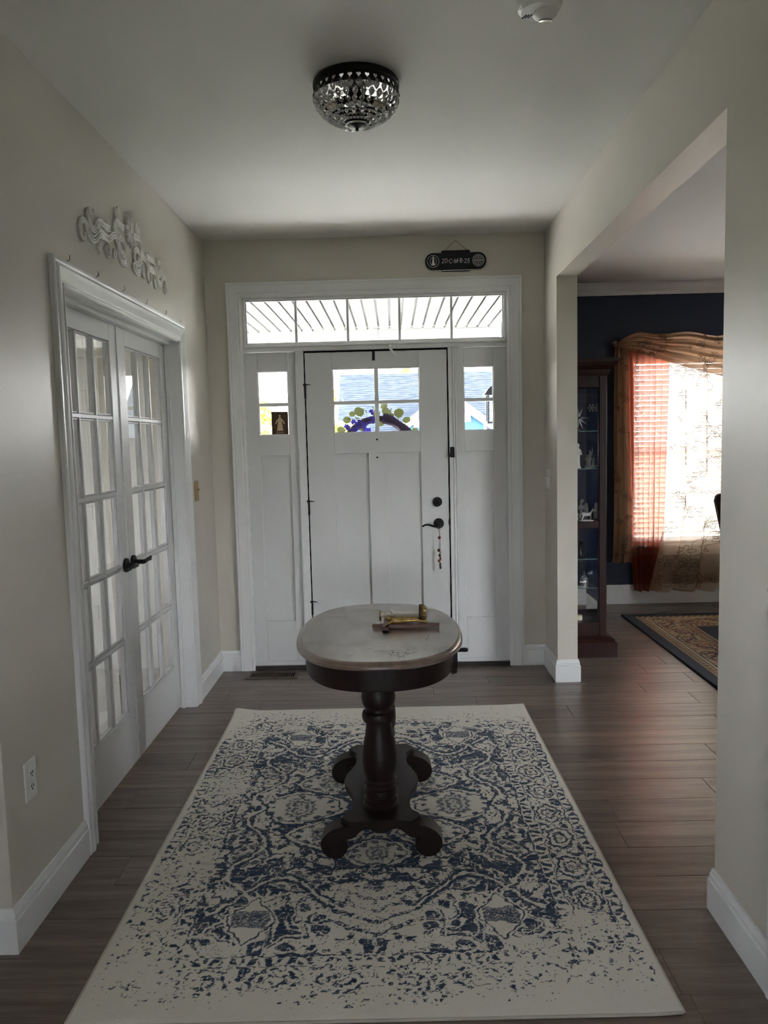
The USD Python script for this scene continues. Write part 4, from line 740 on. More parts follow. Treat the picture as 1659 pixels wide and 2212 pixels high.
for ri, (z, n, h, w, d) in enumerate(cr_rows):
    for k in range(n):
        a = (k + 0.5 * (ri % 2)) / n * 2 * PI; zb = z - h; r = float(prof(z)) + 0.003; rbm = float(prof(zb)) + 0.003
        tl = math.atan2(r - rbm, h) * 0.9; m = tx(gem(h, w, d), rx=tl, t=(0, 0, 0)); m = tx(m, rz=RNG.uniform(-0.25, 0.25))
        m = tx(m, t=(0, -r, z)); obj("crystal", tx(m, rz=a + PI / 2), "crystal", cl)
bt = []
for k in range(44):
    a = k / 44 * 2 * PI
    for z in np.linspace(-0.118, -0.150, 5):
        r = float(prof(z)) * 0.93; bt.append(ell((r * math.cos(a), r * math.sin(a), z), (0.0036, 0.0036, 0.0036), 1))
obj("bead_strings", cat(bt), "crystal", cl, kind="stuff")
obj("bottom_cap", lathe([(0.004, -0.168), (0.0065, -0.164), (0.006, -0.158), (0.012, -0.155), (0.030, -0.150), (0.043, -0.140), (0.045, -0.134), (0.040, -0.130)], 36), "black_metal", cl, smooth=30)

# ------------------------------------------------------------------ dining room: window, blind, curtains
wd = holder("window_4", label="dining room window with white frame behind the blind, widened out of view for light", cat="window")
WX0, WX1, WZ0, WZ1, YW = 2.07, 4.60, 0.52, 2.12, 6.7  # runs wider out of view to light the dining ceiling and floor
obj("side_casing", B(WX0 - 0.085, WX0, YW - 0.018, YW, WZ0 - 0.02, WZ1 + 0.085, 0.003), "white_trim", wd)
obj("side_casing", B(WX1, WX1 + 0.085, YW - 0.018, YW, WZ0 - 0.02, WZ1 + 0.085, 0.003), "white_trim", wd)
obj("head_casing", B(WX0 - 0.085, WX1 + 0.085, YW - 0.020, YW, WZ1, WZ1 + 0.088, 0.003), "white_trim", wd)
obj("sill", cat(B(WX0 - 0.11, WX1 + 0.11, YW - 0.045, YW + 0.10, WZ0 - 0.022, WZ0, 0.004), B(WX0 - 0.085, WX1 + 0.085, YW - 0.016, YW, WZ0 - 0.095, WZ0 - 0.022, 0.003)), "white_trim", wd)
for a, b in ((WX0, 2.90), (2.92, 3.75), (3.77, WX1)):
    obj("sash", cat(B(a, a + 0.045, YW + 0.07, YW + 0.11, WZ0, WZ1), B(b - 0.045, b, YW + 0.07, YW + 0.11, WZ0, WZ1), B(a, b, YW + 0.07, YW + 0.11, WZ0, WZ0 + 0.05), B(a, b, YW + 0.07, YW + 0.11, WZ1 - 0.045, WZ1), B(a, b, YW + 0.075, YW + 0.105, 1.295, 1.335)), "white_trim", wd)
    obj("glass_pane", B(a + 0.02, b - 0.02, YW + 0.088, YW + 0.092, WZ0 + 0.02, WZ1 - 0.02), "clear_pane", wd)
obj("mullion", B(3.745, 3.775, YW + 0.05, YW + 0.12, WZ0, WZ1), "white_trim", wd)
obj("mullion", B(2.895, 2.925, YW + 0.05, YW + 0.12, WZ0, WZ1), "white_trim", wd)
bl = thing("window_blind", "white slatted blind lowered behind the sheer dining room curtains", "blind", (0, 0, 0))
obj("head_rail", B(WX0 + 0.005, WX1 - 0.005, YW + 0.005, YW + 0.06, WZ1 - 0.045, WZ1 - 0.001, 0.003), "blind_white", bl)
zs = np.arange(WZ0 + 0.045, WZ1 - 0.05, 0.0435)
for z in zs:
    t = np.linspace(-1, 1, 6); pr = [(0.025 * a, 0.003 * (1 - a * a)) for a in t]; pr = pr + [(a, b - 0.0028) for a, b in pr[::-1]]
    m = ext(Polygon(pr), WX0 + 0.008, WX1 - 0.008, "yz"); obj("slat", tx(m, rx=-0.74, t=(0, YW + 0.032, z)), "blind_white", bl)
obj("bottom_rail", B(WX0 + 0.006, WX1 - 0.006, YW + 0.01, YW + 0.055, WZ0 + 0.003, WZ0 + 0.022, 0.003), "blind_white", bl)
for x in (2.25, 2.9, 3.55): obj("ladder_cord", cat(tube([(x, YW + 0.014, WZ0 + 0.02), (x, YW + 0.014, WZ1 - 0.04)], 0.0012, 5), tube([(x, YW + 0.05, WZ0 + 0.02), (x, YW + 0.05, WZ1 - 0.04)], 0.0012, 5)), "blind_white", bl)
rod = thing("curtain_rod", "dark curtain rod with a swirled round finial above the dining room window", "curtain rod", (0, 0, 0))
obj("pole", tube([(1.90, 6.600, 2.235), (4.85, 6.600, 2.235)], 0.0125, 14), "bronze_dark", rod, smooth=True)
obj("finial", ell((1.884, 6.600, 2.235), (0.026, 0.026, 0.028), 2), "bead_silver", rod, smooth=True)
obj("finial_swirl", tube([(1.884 + 0.0262 * math.cos(a) * math.sin(b), 6.600 - 0.0262 * math.sin(a) * math.sin(b), 2.235 + 0.028 * math.cos(b)) for a, b in zip(np.linspace(0, 14, 60), np.linspace(0.25, 2.9, 60))], 0.0026, 5), "bronze_dark", rod, smooth=True)
for x in (1.925, 4.80): obj("bracket", cat(B(x - 0.012, x + 0.012, 6.588, 6.70, 2.216, 2.228, 0.002), B(x - 0.015, x + 0.015, 6.692, 6.70, 2.19, 2.26, 0.002)), "bronze_dark", rod)
def on_sheet(f, s, t, off=-0.0025):
    P = f(np.asarray(s, float), np.asarray(t, float)); return P + np.array([0, off, 0])
def sprigs(f, n, seed, du, dv, size, r=0.0017, avoid=None):
    """Embroidered clover loops and trailing curls on a sheet f(u, v); du, dv: sheet size in metres."""
    rr = np.random.default_rng(seed); out = []
    for k in range(n):
        cu_, cv_ = rr.uniform(0.06, 0.94), rr.uniform(0.03, 0.97); a0 = rr.uniform(0, 6.28); sc_ = size * rr.uniform(0.8, 1.2)
        a = np.linspace(0, 2 * PI, 44); q = np.abs(np.cos(2.5 * a)) ** 0.8 * sc_ + 0.12 * sc_
        u_, v_ = cu_ + q * np.cos(a + a0) / du, cv_ + q * np.sin(a + a0) / dv
        out.append(tube(on_sheet(f, np.clip(u_, 0.005, 0.995), np.clip(v_, 0.005, 0.995)), r, 4, True))
        L = sc_ * rr.uniform(3.5, 5.5); t = np.linspace(0.15, 1, 36); an = a0 + 2.6 * np.sin(t * 3.2) * rr.choice([-1, 1]); st_ = np.cumsum(np.stack([np.cos(an), np.sin(an)], 1), 0) * L / 36
        out.append(tube(on_sheet(f, np.clip(cu_ + st_[:, 0] / du, 0.005, 0.995), np.clip(cv_ + st_[:, 1] / dv, 0.005, 0.995)), r, 4))
        e_ = st_[-1]; b = np.linspace(0, 5.2, 22); rad = sc_ * 0.5 * (1 - b / 7)
        out.append(tube(on_sheet(f, np.clip(cu_ + (e_[0] + rad * np.cos(b + an[-1]) - rad[0] * math.cos(an[-1])) / du, 0.005, 0.995), np.clip(cv_ + (e_[1] + rad * np.sin(b + an[-1]) - rad[0] * math.sin(an[-1])) / dv, 0.005, 0.995)), r, 4))
    return cat(out)
def terra(u, v):                                         # v: 0 hem, 1 rod
    z = 0.118 + v * 2.10 + 0.006 * np.sin(u * 21) * (1 - v); xl = 2.065 - 0.085 * v ** 0.8; xr = 2.300 + 0.060 * v
    x = xl + (xr - xl) * u + 0.006 * np.sin(u * 40 + v); y = 6.642 + 0.018 * np.sin(u * 44 + 0.7 * np.sin(v * 2.0)) + 0.008 * np.sin(u * 17 + 2 * v)
    return np.stack([x, y, z], -1)
tc = thing("terracotta_curtain", "terracotta red sheer curtain panel gathered at the left of the dining window", "curtain", (0, 0, 0))
obj("cloth", grid(terra, 130, 40), "terracotta_sheer", tc, smooth=True)
def gold(u, v):
    z = 0.130 + v * 2.05 + 0.008 * np.sin(u * 30) * (1 - v); xl = 2.335 - 0.16 * np.clip(1 - v * 2.6, 0, 1) ** 1.3 - 0.02 * (1 - v); x = xl + (3.10 - xl) * u + 0.010 * np.sin(u * 19 + v * 1.5)
    fold = np.sin(u * 30 + 1.0 + 0.9 * v) ; y = 6.575 + 0.022 * fold + 0.010 * np.sin(u * 61 + 2 * v) - 0.02 * (1 - v)
    x = x + 0.022 * np.cos(u * 30 + 1.0 + 0.9 * v)
    return np.stack([x, y, z], -1)
gp = thing("gold_sheer_curtain", "pale gold sheer curtain embroidered with looping flowers over the dining window", "curtain", (0, 0, 0))
obj("cloth", grid(gold, 170, 40), "gold_sheer", gp, smooth=True)
obj("embroidery", sprigs(gold, 70, 21, 0.80, 2.05, 0.040), "gold_thread", gp, kind="stuff")
def swag(u, v):                                          # v: 0 lower edge, 1 upper edge
    s = u; x = 1.888 + 2.9 * s
    zt = 2.245 + 0.062 * np.sin(np.clip(s * 13.7, 0, 1) * PI / 2) - 0.028 * np.clip((s - 0.118) / 0.164, 0, 1) + 0.012 * np.sin(s * 40); zb = 2.215 - 0.33 * np.sin(np.clip(s, 0, 1) * PI) ** 0.75 * np.clip(s * 2.6, 0, 1) ** 0.3 - 0.02
    zb = np.minimum(zb, zt - 0.035)
    z = zb + (zt - zb) * v; fan = v + 0.35 * s * (1 - v)
    y = 6.512 - 0.045 * np.sin(np.clip(s * 7.6, 0, 1) * PI / 2) * np.sin(v * PI * 0.9 + 0.25) + 0.014 * np.sin(fan * 30 + 2.0 * s) * np.clip(s * 9, 0.25, 1) + 0.006 * np.sin(v * 55 - s * 9)
    return np.stack([x, y, z], -1)
def tail(u, v):
    z = 0.382 + v * 1.85; w = 0.105 + 0.055 * (1 - v); x = 1.862 + 0.02 * v + w * u + 0.012 * np.sin(v * 6) * (1 - v)
    y = 6.585 + 0.018 * np.sin(u * 17 + v * 1.2) + 0.006 * np.sin(u * 41 - v * 3); return np.stack([x, y, z], -1)
sf = thing("scarf_valance", "gold embroidered scarf valance swagged over the curtain rod with a hanging tail", "valance", (0, 0, 0))
obj("swag", grid(swag, 170, 60), "gold_scarf", sf, smooth=True)
obj("tail", grid(tail, 60, 40), "gold_scarf", sf, smooth=True)
obj("embroidery", cat(sprigs(swag, 56, 5, 2.9, 0.30, 0.030, 0.0018), sprigs(tail, 14, 9, 0.13, 1.85, 0.024, 0.0018)), "gold_thread", sf, kind="stuff")

# ------------------------------------------------------------------ curio cabinet and what it holds
X0, X1, Y0, Y1 = 1.095, 1.412, 5.12, 5.47
cb = thing("curio_cabinet", "tall dark cherry curio cabinet with glass shelves beside the dining room opening", "cabinet", (0, 0, 0))
def pro(d0, d1, z0, z1): return rings_solid([(np.array([(X0 , Y0 - d0), (X1 + d0, Y0 - d0), (X1 + d0, Y1), (X0, Y1)]), z0), (np.array([(X0, Y0 - d1), (X1 + d1, Y0 - d1), (X1 + d1, Y1), (X0, Y1)]), z1)])
def stack(*zs_):
    out = []
    for d, z0, z1, d2 in zs_:
        m = trimesh.convex.convex_hull(np.array([(x, y, z) for dd, z in ((d, z0), (d2, z1)) for x, y in ((X0, Y0 - dd), (X1 + dd, Y0 - dd), (X1 + dd, Y1), (X0, Y1))])); out.append(m)
    return cat(out)
obj("plinth", stack((0.055, 0.0, 0.098, 0.055), (0.050, 0.098, 0.108, 0.040), (0.038, 0.108, 0.118, 0.044), (0.040, 0.118, 0.130, 0.014)), "cherry_dark", cb)
obj("cornice", stack((0.006, 1.868, 1.880, 0.012), (0.012, 1.880, 1.905, 0.018), (0.020, 1.905, 1.930, 0.040), (0.044, 1.930, 1.952, 0.056), (0.062, 1.952, 1.974, 0.066)), "cherry_dark", cb)
obj("corner_post", B(1.358, X1, Y0, Y0 + 0.045, 0.13, 1.87, 0.006), "cherry_dark", cb)
obj("corner_post", B(X0, X0 + 0.045, Y0, Y0 + 0.045, 0.13, 1.87, 0.006), "cherry_dark", cb)
obj("corner_post", B(X0, X0 + 0.03, Y1 - 0.03, Y1, 0.13, 1.87, 0.004), "cherry_dark", cb)
obj("top_rail", B(X0 + 0.04, 1.36, Y0 + 0.004, Y0 + 0.04, 1.790, 1.87, 0.004), "cherry_dark", cb)
obj("middle_rail", B(X0 + 0.04, 1.36, Y0 + 0.004, Y0 + 0.035, 0.862, 0.908, 0.004), "cherry_dark", cb)
obj("bottom_rail", B(X0 + 0.04, 1.36, Y0 + 0.004, Y0 + 0.04, 0.13, 0.222, 0.004), "cherry_dark", cb)
obj("back_panel", B(1.366, X1 - 0.002, Y0 + 0.04, Y1, 0.13, 1.87), "cherry_dark", cb)
obj("mirror", B(1.360, 1.366, Y0 + 0.046, Y1 - 0.005, 0.22, 1.86), "mirror_glass", cb)
obj("top_board", B(X0, X1, Y0 + 0.03, Y1, 1.855, 1.87), "cherry_dark", cb); obj("deck", B(X0, 1.36, Y0 + 0.03, Y1, 0.19, 0.222), "cherry_dark", cb)
obj("middle_deck", B(X0 + 0.01, 1.36, Y0 + 0.034, Y1 - 0.004, 0.880, 0.906), "cherry_dark", cb)
obj("far_rail", B(X0, X1, Y1 - 0.02, Y1, 0.13, 0.24), "cherry_dark", cb); obj("far_rail", B(X0, X1, Y1 - 0.02, Y1, 1.80, 1.87), "cherry_dark", cb); obj("far_rail", B(X0, X1, Y1 - 0.02, Y1, 0.862, 0.908), "cherry_dark", cb)
for a, b in ((0.215, 0.87), (0.90, 1.80)):
    obj("glass_pane", B(X0 + 0.03, 1.362, Y0 + 0.020, Y0 + 0.024, a, b), "clear_pane", cb); obj("glass_pane", B(X0 + 0.02, 1.362, Y1 - 0.012, Y1 - 0.008, a, b), "clear_pane", cb)
    obj("glass_pane", B(X0 + 0.010, X0 + 0.014, Y0 + 0.03, Y1 - 0.02, a, b), "clear_pane", cb)
SH = (1.510, 1.262, 0.655, 0.458)
for z in SH:
    s = obj("shelf", B(X0 + 0.02, 1.358, Y0 + 0.03, Y1 - 0.016, z - 0.006, z), "shelf_pane", cb); obj("polished_edge", B(X0 + 0.02, 1.358, Y0 + 0.0285, Y0 + 0.0305, z - 0.006, z), "glass_edge", s)
def figurine(name, label, cat_, bones, m, loc, seg=12, edge=0.005, group="figurines in the curio cabinet", extra=()):
    t = thing(name, label, cat_, loc, 0, group); obj("figure", body(bones, seg, edge, 4), m, t, smooth=True)
    for nm, mesh, mm in extra: obj(nm, mesh, mm, t, smooth=35)
    return t
star = thing("star_ornament", "large pointed crystal star standing on the top shelf of the curio cabinet", "ornament", (1.250, 5.245, 1.5105))
for k, (a, b, L) in enumerate(((1.1, 0.1, 0.075), (0.0, -0.03, 0.085), (-0.62, 0.1, 0.085), (-1.15, 0.0, 0.085), (-1.5, 0.2, 0.078), (2.1, 0.2, 0.075), (3.0, 0, 0.07), (3.9, 0.1, 0.075), (1.6, 0.0, 0.08), (0.5, 1.2, 0.05), (0.3, -1.2, 0.05))):
    d = np.array([math.cos(a) * math.cos(b), math.sin(b), math.sin(a) * math.cos(b)]); c = np.array([0, 0, 0.086]); x_, y_, z_ = look_z(d)
    obj("point", trimesh.convex.convex_hull(np.array([c + d * L] + [c + d * 0.012 + 0.011 * (math.cos(q) * x_ + math.sin(q) * y_) for q in np.linspace(0, 2 * PI, 6)[:-1]] + [c])), "crystal_white", star)
obj("foot", lathe([(0.016, 0), (0.014, 0.006), (0.004, 0.010)], 16), "crystal_white", star)
sn_ = thing("snowflake_ornament", "small sparkling snowflake ornament hanging at the right inside the curio cabinet", "ornament", (1.338, 5.24, 1.662))
fk = []
for k in range(6):
    a = k * PI / 3; d = np.array([math.cos(a), 0, math.sin(a)]); fk.append(tube([d * 0, d * 0.027], 0.0018, 5))
    for l in (0.012, 0.019):
        for s in (-1, 1): e_ = np.array([math.cos(a + s * 0.9), 0, math.sin(a + s * 0.9)]); fk.append(tube([d * l, d * l + e_ * 0.009], 0.0014, 5))
obj("flake", cat(fk), "porcelain", sn_); obj("thread", tube([(0, 0, 0.026), (0, 0, 0.19)], 0.0006, 4), "bead_silver", sn_)
def robed(h, lean=0.0, arm=None):
    r = h / 0.15
    b = [((0, 0, 0.008 * r), 0.019 * r, (lean * 0.3, 0, 0.055 * r), 0.015 * r), ((lean * 0.3, 0, 0.055 * r), 0.015 * r, (lean * 0.7, 0, 0.095 * r), 0.0165 * r), ((lean * 0.7, 0, 0.095 * r), 0.0165 * r, (lean, 0, 0.115 * r), 0.011 * r), ((lean, 0, 0.118 * r), 0.006 * r, (lean, -0.002, 0.134 * r), 0.0105 * r), ((lean, -0.002, 0.134 * r), 0.0105 * r, (lean, -0.003, 0.141 * r), 0.009 * r)]
    for s in (-1, 1):
        if arm and s > 0:
            b += [((lean + 0.012 * r, 0, 0.108 * r), 0.006 * r, (lean + 0.020 * r, -0.004, 0.140 * r), 0.005 * r), ((lean + 0.020 * r, -0.004, 0.140 * r), 0.005 * r, (lean + 0.016 * r, -0.004, 0.172 * r), 0.004 * r)]
        else:
            b += [((lean + s * 0.014 * r, 0, 0.108 * r), 0.006 * r, (lean * 0.7 + s * 0.022 * r, -0.004, 0.082 * r), 0.0055 * r), ((lean * 0.7 + s * 0.022 * r, -0.004, 0.082 * r), 0.0055 * r, (lean + s * 0.006 * r, -0.016 * r, 0.090 * r), 0.0045 * r)]
    return b
base = lambda r: ("base", lathe([(r, 0), (r, 0.005), (r * 0.85, 0.009)], 24), "porcelain")
figurine("porcelain_figurine", "tall white porcelain robed figurine at the left of the second curio shelf", "figurine", robed(0.165, 0.004), "porcelain", (1.243, 5.24, 1.2625), extra=[base(0.026)])
figurine("porcelain_figurine", "white porcelain figurine with one arm raised high on the second curio shelf", "figurine", robed(0.118, 0.006, arm=True) + [((0.02, 0, 0.006), 0.008, (0.028, 0, 0.014), 0.006)], "porcelain", (1.318, 5.22, 1.2625), extra=[base(0.024)])
figurine("porcelain_figurine", "small white porcelain child figurine in the far corner of the second curio shelf", "figurine", robed(0.085), "porcelain", (1.338, 5.36, 1.2625), extra=[base(0.016)])
def quad(h, s=1):                                        # a standing pony, nose towards -x * s
    b = [((-0.030, 0, 0.060), 0.017, (0.005, 0, 0.056), 0.0155), ((0.005, 0, 0.056), 0.0155, (0.032, 0, 0.061), 0.018), ((-0.036, 0, 0.068), 0.012, (-0.056, 0, 0.096), 0.008), ((-0.056, 0, 0.098), 0.0085, (-0.076, 0, 0.086), 0.0055), ((-0.054, 0.004, 0.104), 0.003, (-0.053, 0.005, 0.113), 0.0015), ((-0.054, -0.004, 0.104), 0.003, (-0.053, -0.005, 0.113), 0.0015)]
    for y in (-0.009, 0.009):
        b += [((-0.034, y, 0.052), 0.009, (-0.036, y, 0.027), 0.0048), ((-0.036, y, 0.027), 0.0048, (-0.035, y, 0.004), 0.0042), ((0.036, y, 0.056), 0.011, (0.031, y, 0.040), 0.0065), ((0.031, y, 0.040), 0.0065, (0.043, y, 0.026), 0.0045), ((0.043, y, 0.026), 0.0045, (0.041, y, 0.004), 0.0042)]
    b += [((0.047, 0, 0.066), 0.004, (0.056, 0, 0.045), 0.005), ((0.056, 0, 0.045), 0.005, (0.056, 0, 0.025), 0.003)]
    k = h / 0.113
    return [((p[0] * s * k, p[1] * k, p[2] * k), r * k, (q[0] * s * k, q[1] * k, q[2] * k), r2 * k) for p, r, q, r2 in b]
figurine("porcelain_pony", "white porcelain pony standing on the middle deck of the curio cabinet", "figurine", quad(0.085, -1), "porcelain", (1.296, 5.20, 0.9065), 12, 0.004, extra=[("base", lathe([(0.046, 0), (0.046, 0.004), (0.040, 0.007)], 28), "porcelain")])
figurine("porcelain_pony", "white porcelain pony partly hidden by the opening's edge on the curio middle deck", "figurine", quad(0.075), "porcelain", (1.222, 5.25, 0.9065), 12, 0.004, extra=[("base", lathe([(0.036, 0), (0.036, 0.004), (0.030, 0.007)], 28), "porcelain")])
figurine("porcelain_group", "white porcelain group of seated figures behind the pony in the curio cabinet", "figurine", robed(0.125, -0.004) + [((0.03, 0.01, 0.01), 0.022, (0.034, 0.01, 0.07), 0.016), ((0.034, 0.01, 0.085), 0.012, (0.035, 0.01, 0.10), 0.010), ((0.034, 0.01, 0.075), 0.007, (0.01, 0.0, 0.09), 0.006), ((0.0, 0, 0.12), 0.013, (0.006, 0, 0.126), 0.013)], "porcelain", (1.292, 5.32, 0.9065), 12, 0.005)
figurine("bronze_figurine", "dark bronze figurine of two round-headed figures on the shelf below the curio's middle rail", "figurine", [((-0.012, 0, 0.01), 0.022, (-0.008, 0, 0.085), 0.018), ((0.014, 0, 0.01), 0.020, (0.012, 0, 0.075), 0.015), ((-0.006, -0.004, 0.110), 0.014, (-0.004, -0.006, 0.118), 0.013), ((0.022, -0.004, 0.094), 0.012, (0.023, -0.006, 0.100), 0.011), ((0.016, -0.01, 0.07), 0.006, (0.045, -0.014, 0.056), 0.004), ((-0.006, 0, 0.09), 0.012, (-0.005, 0, 0.105), 0.009), ((0.014, 0, 0.078), 0.010, (0.020, 0, 0.09), 0.008)], "bronze_dark", (1.248, 5.25, 0.6555), 12, 0.005)
bell = thing("glass_bell", "clear glass bell with a faceted handle on the lower curio shelf", "bell", (1.290, 5.24, 0.4585))
bp = [(0.026, 0.0), (0.029, 0.014), (0.0295, 0.026), (0.026, 0.044), (0.020, 0.056), (0.015, 0.060)]
obj("bowl", lathe([(r, z) for r, z in bp] + [(0.012, 0.0605)], 40), "crystal", bell, smooth=30)
obj("handle", lathe([(0.015, 0.0602), (0.014, 0.066), (0.006, 0.072), (0.009, 0.080), (0.004, 0.084), (0.010, 0.092), (0.001, 0.102)], 8), "crystal", bell)
obj("clapper", ell((0, 0, 0.020), (0.004, 0.004, 0.004), 1), "bead_silver", bell)
cd = thing("pillar_candle", "short cream pillar candle on the curio cabinet's bottom deck", "candle", (1.250, 5.22, 0.2225))
obj("wax", lathe([(0.022, 0), (0.022, 0.032), (0.019, 0.035), (0.006, 0.033)], 32), "candle_wax", cd, smooth=35); obj("wick", tube([(0, 0, 0.033), (0.001, 0, 0.043)], 0.0009, 5), "gap_black", cd)
ds = thing("glass_dish", "shallow oval glass dish beside the candle in the curio cabinet", "dish", (1.305, 5.23, 0.2225))
obj("bowl", tx(lathe([(0.022, 0), (0.036, 0.012), (0.040, 0.016), (0.037, 0.0155), (0.022, 0.005)], 36), s=(1.0, 0.8, 1)), "crystal", ds, smooth=35)

# ------------------------------------------------------------------ dining rug, table and chair
dn, dm = 300, 380
gx, gy = np.meshgrid(np.linspace(1.845, 4.30, dn), np.linspace(2.75, 6.255, dm), indexing="ij"); a, b = gx.ravel(), gy.ravel()
e = np.minimum(np.minimum(a - 1.845, 4.30 - a), np.minimum(b - 2.75, 6.255 - b)); side = np.minimum(a - 1.845, 4.30 - a) < np.minimum(b - 2.75, 6.255 - b); run = np.where(side, b, a)
nz = lambda f, s: meshkit.fbm(np.stack([a * f, b * f, np.full_like(a, s * 3.1)], -1), 2, s)
NV, GD, BG, GN, CRM = (np.array(k) for k in ((0.006, 0.014, 0.030), (0.48, 0.33, 0.17), (0.14, 0.018, 0.018), (0.10, 0.13, 0.07), (0.60, 0.48, 0.30)))
ct = np.tile(NV, (len(a), 1)).astype(float)
def put(mask, c): ct[mask] = c
put(e > 0.085, GD)
put((e > 0.092) & (e < 0.128) & (np.mod(run + 0.5 * e, 0.050) < 0.020), BG); put((e > 0.092) & (e < 0.128) & (np.mod(run - 0.5 * e + 0.02, 0.050) < 0.012), GN)
put((e > 0.134) & (e < 0.142), NV); put((e > 0.142) & (e < 0.158), CRM); put((e > 0.158) & (e < 0.165), NV)
mb = (e > 0.165) & (e < 0.36); w = 0.2625 + 0.055 * np.sin(run * 2 * PI / 0.42)
put(mb & (np.abs(e - w) < 0.007), BG); put(mb & (np.abs(e - w - 0.02 * np.sin(run * 44)) < 0.005), NV)
for k, (c, ph) in enumerate(((BG, 0.0), (NV, 0.21))):
    m = np.mod(run + ph, 0.42) - 0.21; d = np.sqrt((m / 0.075) ** 2 + ((e - 0.2625 + (0.03 if k else -0.03)) / 0.055) ** 2); put(mb & (np.cos(d * 11 + 0.9 * np.cos(np.arctan2(m, e - 0.2625) * 8)) > 0.35) & (d < 1.2), c)
put(mb & (np.abs(nz(26, 3) - 0.5) < 0.022), BG * 0.8 + 0.02); put(mb & (nz(34, 4) > 0.70), GN)
put((e > 0.36) & (e < 0.368), NV); put((e > 0.372) & (e < 0.405) & (np.mod(run, 0.045) < 0.022), BG); put((e > 0.410) & (e < 0.417), NV); put(e > 0.435, NV)
ct *= (0.85 + 0.3 * nz(180, 6))[:, None]
i2 = np.arange(dn * dm).reshape(dn, dm); q2 = np.stack([i2[:-1, :-1], i2[1:, :-1], i2[1:, 1:], i2[:-1, 1:]], -1).reshape(-1, 4)
drg = thing("dining_rug", "navy bordered gold and burgundy oriental rug under the dining table", "rug")
dp = obj("pile", trimesh.Trimesh(np.stack([a, b, np.where(e < 0.004, 0.003, 0.009)], -1), np.vstack([q2[:, [0, 1, 2]], q2[:, [0, 2, 3]]]), process=False), "rug_pile", drg, smooth=True); paint(dp, ct)
mat("navy_binding", (0.008, 0.016, 0.032), 0.9, 0.1)
obj("bound_edge", tube([(1.845, 2.75, 0.005), (4.30, 2.75, 0.005), (4.30, 6.255, 0.005), (1.845, 6.255, 0.005)], 0.004, 6, True), "navy_binding", drg)
dt = thing("dining_table", "dark wooden dining table with moulded edge partly hidden by the right wall", "table", (2.93, 4.95, 0.009))
TE = [(-0.03, 0.0), (-0.004, 0.004), (0.0, 0.010), (-0.012, 0.018), (-0.006, 0.026), (0.0, 0.031), (-0.003, 0.036), (-0.03, 0.038)]
obj("tabletop", rings_solid([(superellipse(0.555 + d, 0.80 + d, 6.0, 96), 0.732 + z) for d, z in TE]), "dark_wood", dt, smooth=35)
obj("apron", cat(B(-0.46, 0.46, -0.70, -0.675, 0.64, 0.732), B(-0.46, 0.46, 0.675, 0.70, 0.64, 0.732), B(-0.46, -0.435, -0.70, 0.70, 0.64, 0.732), B(0.435, 0.46, -0.70, 0.70, 0.64, 0.732)), "dark_wood", dt)
for x in (-0.42, 0.42):
    for y in (-0.66, 0.66): obj("leg", lathe([(0.028, 0), (0.034, 0.03), (0.022, 0.08), (0.030, 0.35), (0.040, 0.50), (0.026, 0.56), (0.042, 0.60), (0.042, 0.735)], 24, (x, y, 0)), "dark_wood", dt, smooth=35)
dc = thing("dining_chair", "dark upholstered dining chair at the far end of the dining table", "chair", (2.83, 5.93, 0.0125))
def backp(t, inset=0.0): w_ = 0.185 + 0.095 * t - inset; return w_
bk = trimesh.convex.convex_hull(np.array([(sx * (0.19 if z < 0.5 else w_), y + (z - 0.45) * 0.16, z) for z, w_ in ((0.43, 0.19), (0.92, 0.268), (0.958, 0.255), (0.974, 0.235)) for sx in (-1, 1) for y in (0.16, 0.20)]))
obj("backrest", bk, "upholstery", dc, smooth=40)
obj("seat", B(-0.24, 0.24, -0.22, 0.22, 0.40, 0.47, 0.025), "upholstery", dc)
for sx in (-0.20, 0.20): obj("leg", tube([(sx, -0.19, 0), (sx, -0.19, 0.41)], [0.014, 0.021], 8), "dark_wood", dc); obj("leg", tube([(sx, 0.24, 0), (sx, 0.18, 0.43)], [0.014, 0.021], 8), "dark_wood", dc)

# ------------------------------------------------------------------ porch and the view across the street
struct("ground", cat(B(-80, 80, 5.1, 140, -0.6, -0.5), B(-80, -5.12, -80, 5.1, -0.6, -0.5), B(5.6, 80, -80, 5.1, -0.6, -0.5), B(-5.12, 5.6, -80, YB - 0.12, -0.6, -0.5)), "ground_mix", label="pale lawn and paving around the house", cat="ground")
struct("porch_floor", B(-5, XR, D + 0.15, 7.15, -0.45, -0.03), "concrete")
struct("driveway", cat(B(-9, 9, 7.2, 13, -0.5, -0.49), B(-9, -4, 13, 36, -0.5, -0.49)), "concrete")  # unseen pale ground, placed to bounce sun onto the hall ceiling
pc = holder("porch_ceiling", label="white ribbed porch ceiling seen through the transom")
obj("roof_slab", B(-5, XR, D + 0.15, 7.35, 2.496, 2.95), "vinyl_white", pc)
for k in range(33): obj("panel", B(-2.196 + k * 0.0958, -2.196 + k * 0.0958 + 0.079, D + 0.152, 6.975, 2.448, 2.466, 0.004), "vinyl_white", pc)
struct("porch_beam", B(-5, XR, 6.975, 7.13, 2.145, 2.475, 0.006), "ext_white")
struct("porch_post", B(-1.40, -1.22, 6.98, 7.12, -0.03, 2.145, 0.006), "ext_white"); struct("porch_post", B(0.925, 0.966, 6.99, 7.12, -0.03, 2.145, 0.006), "ext_white")
struct("eave", B(0.8, 5.9, 6.85, 7.25, 2.62, 2.78), "vinyl_white")
LN = (0.808, 6.20, 0.0)
ln = thing("porch_lantern", "dark metal porch lantern on the outside wall, seen through the right sidelight", "lantern", LN)
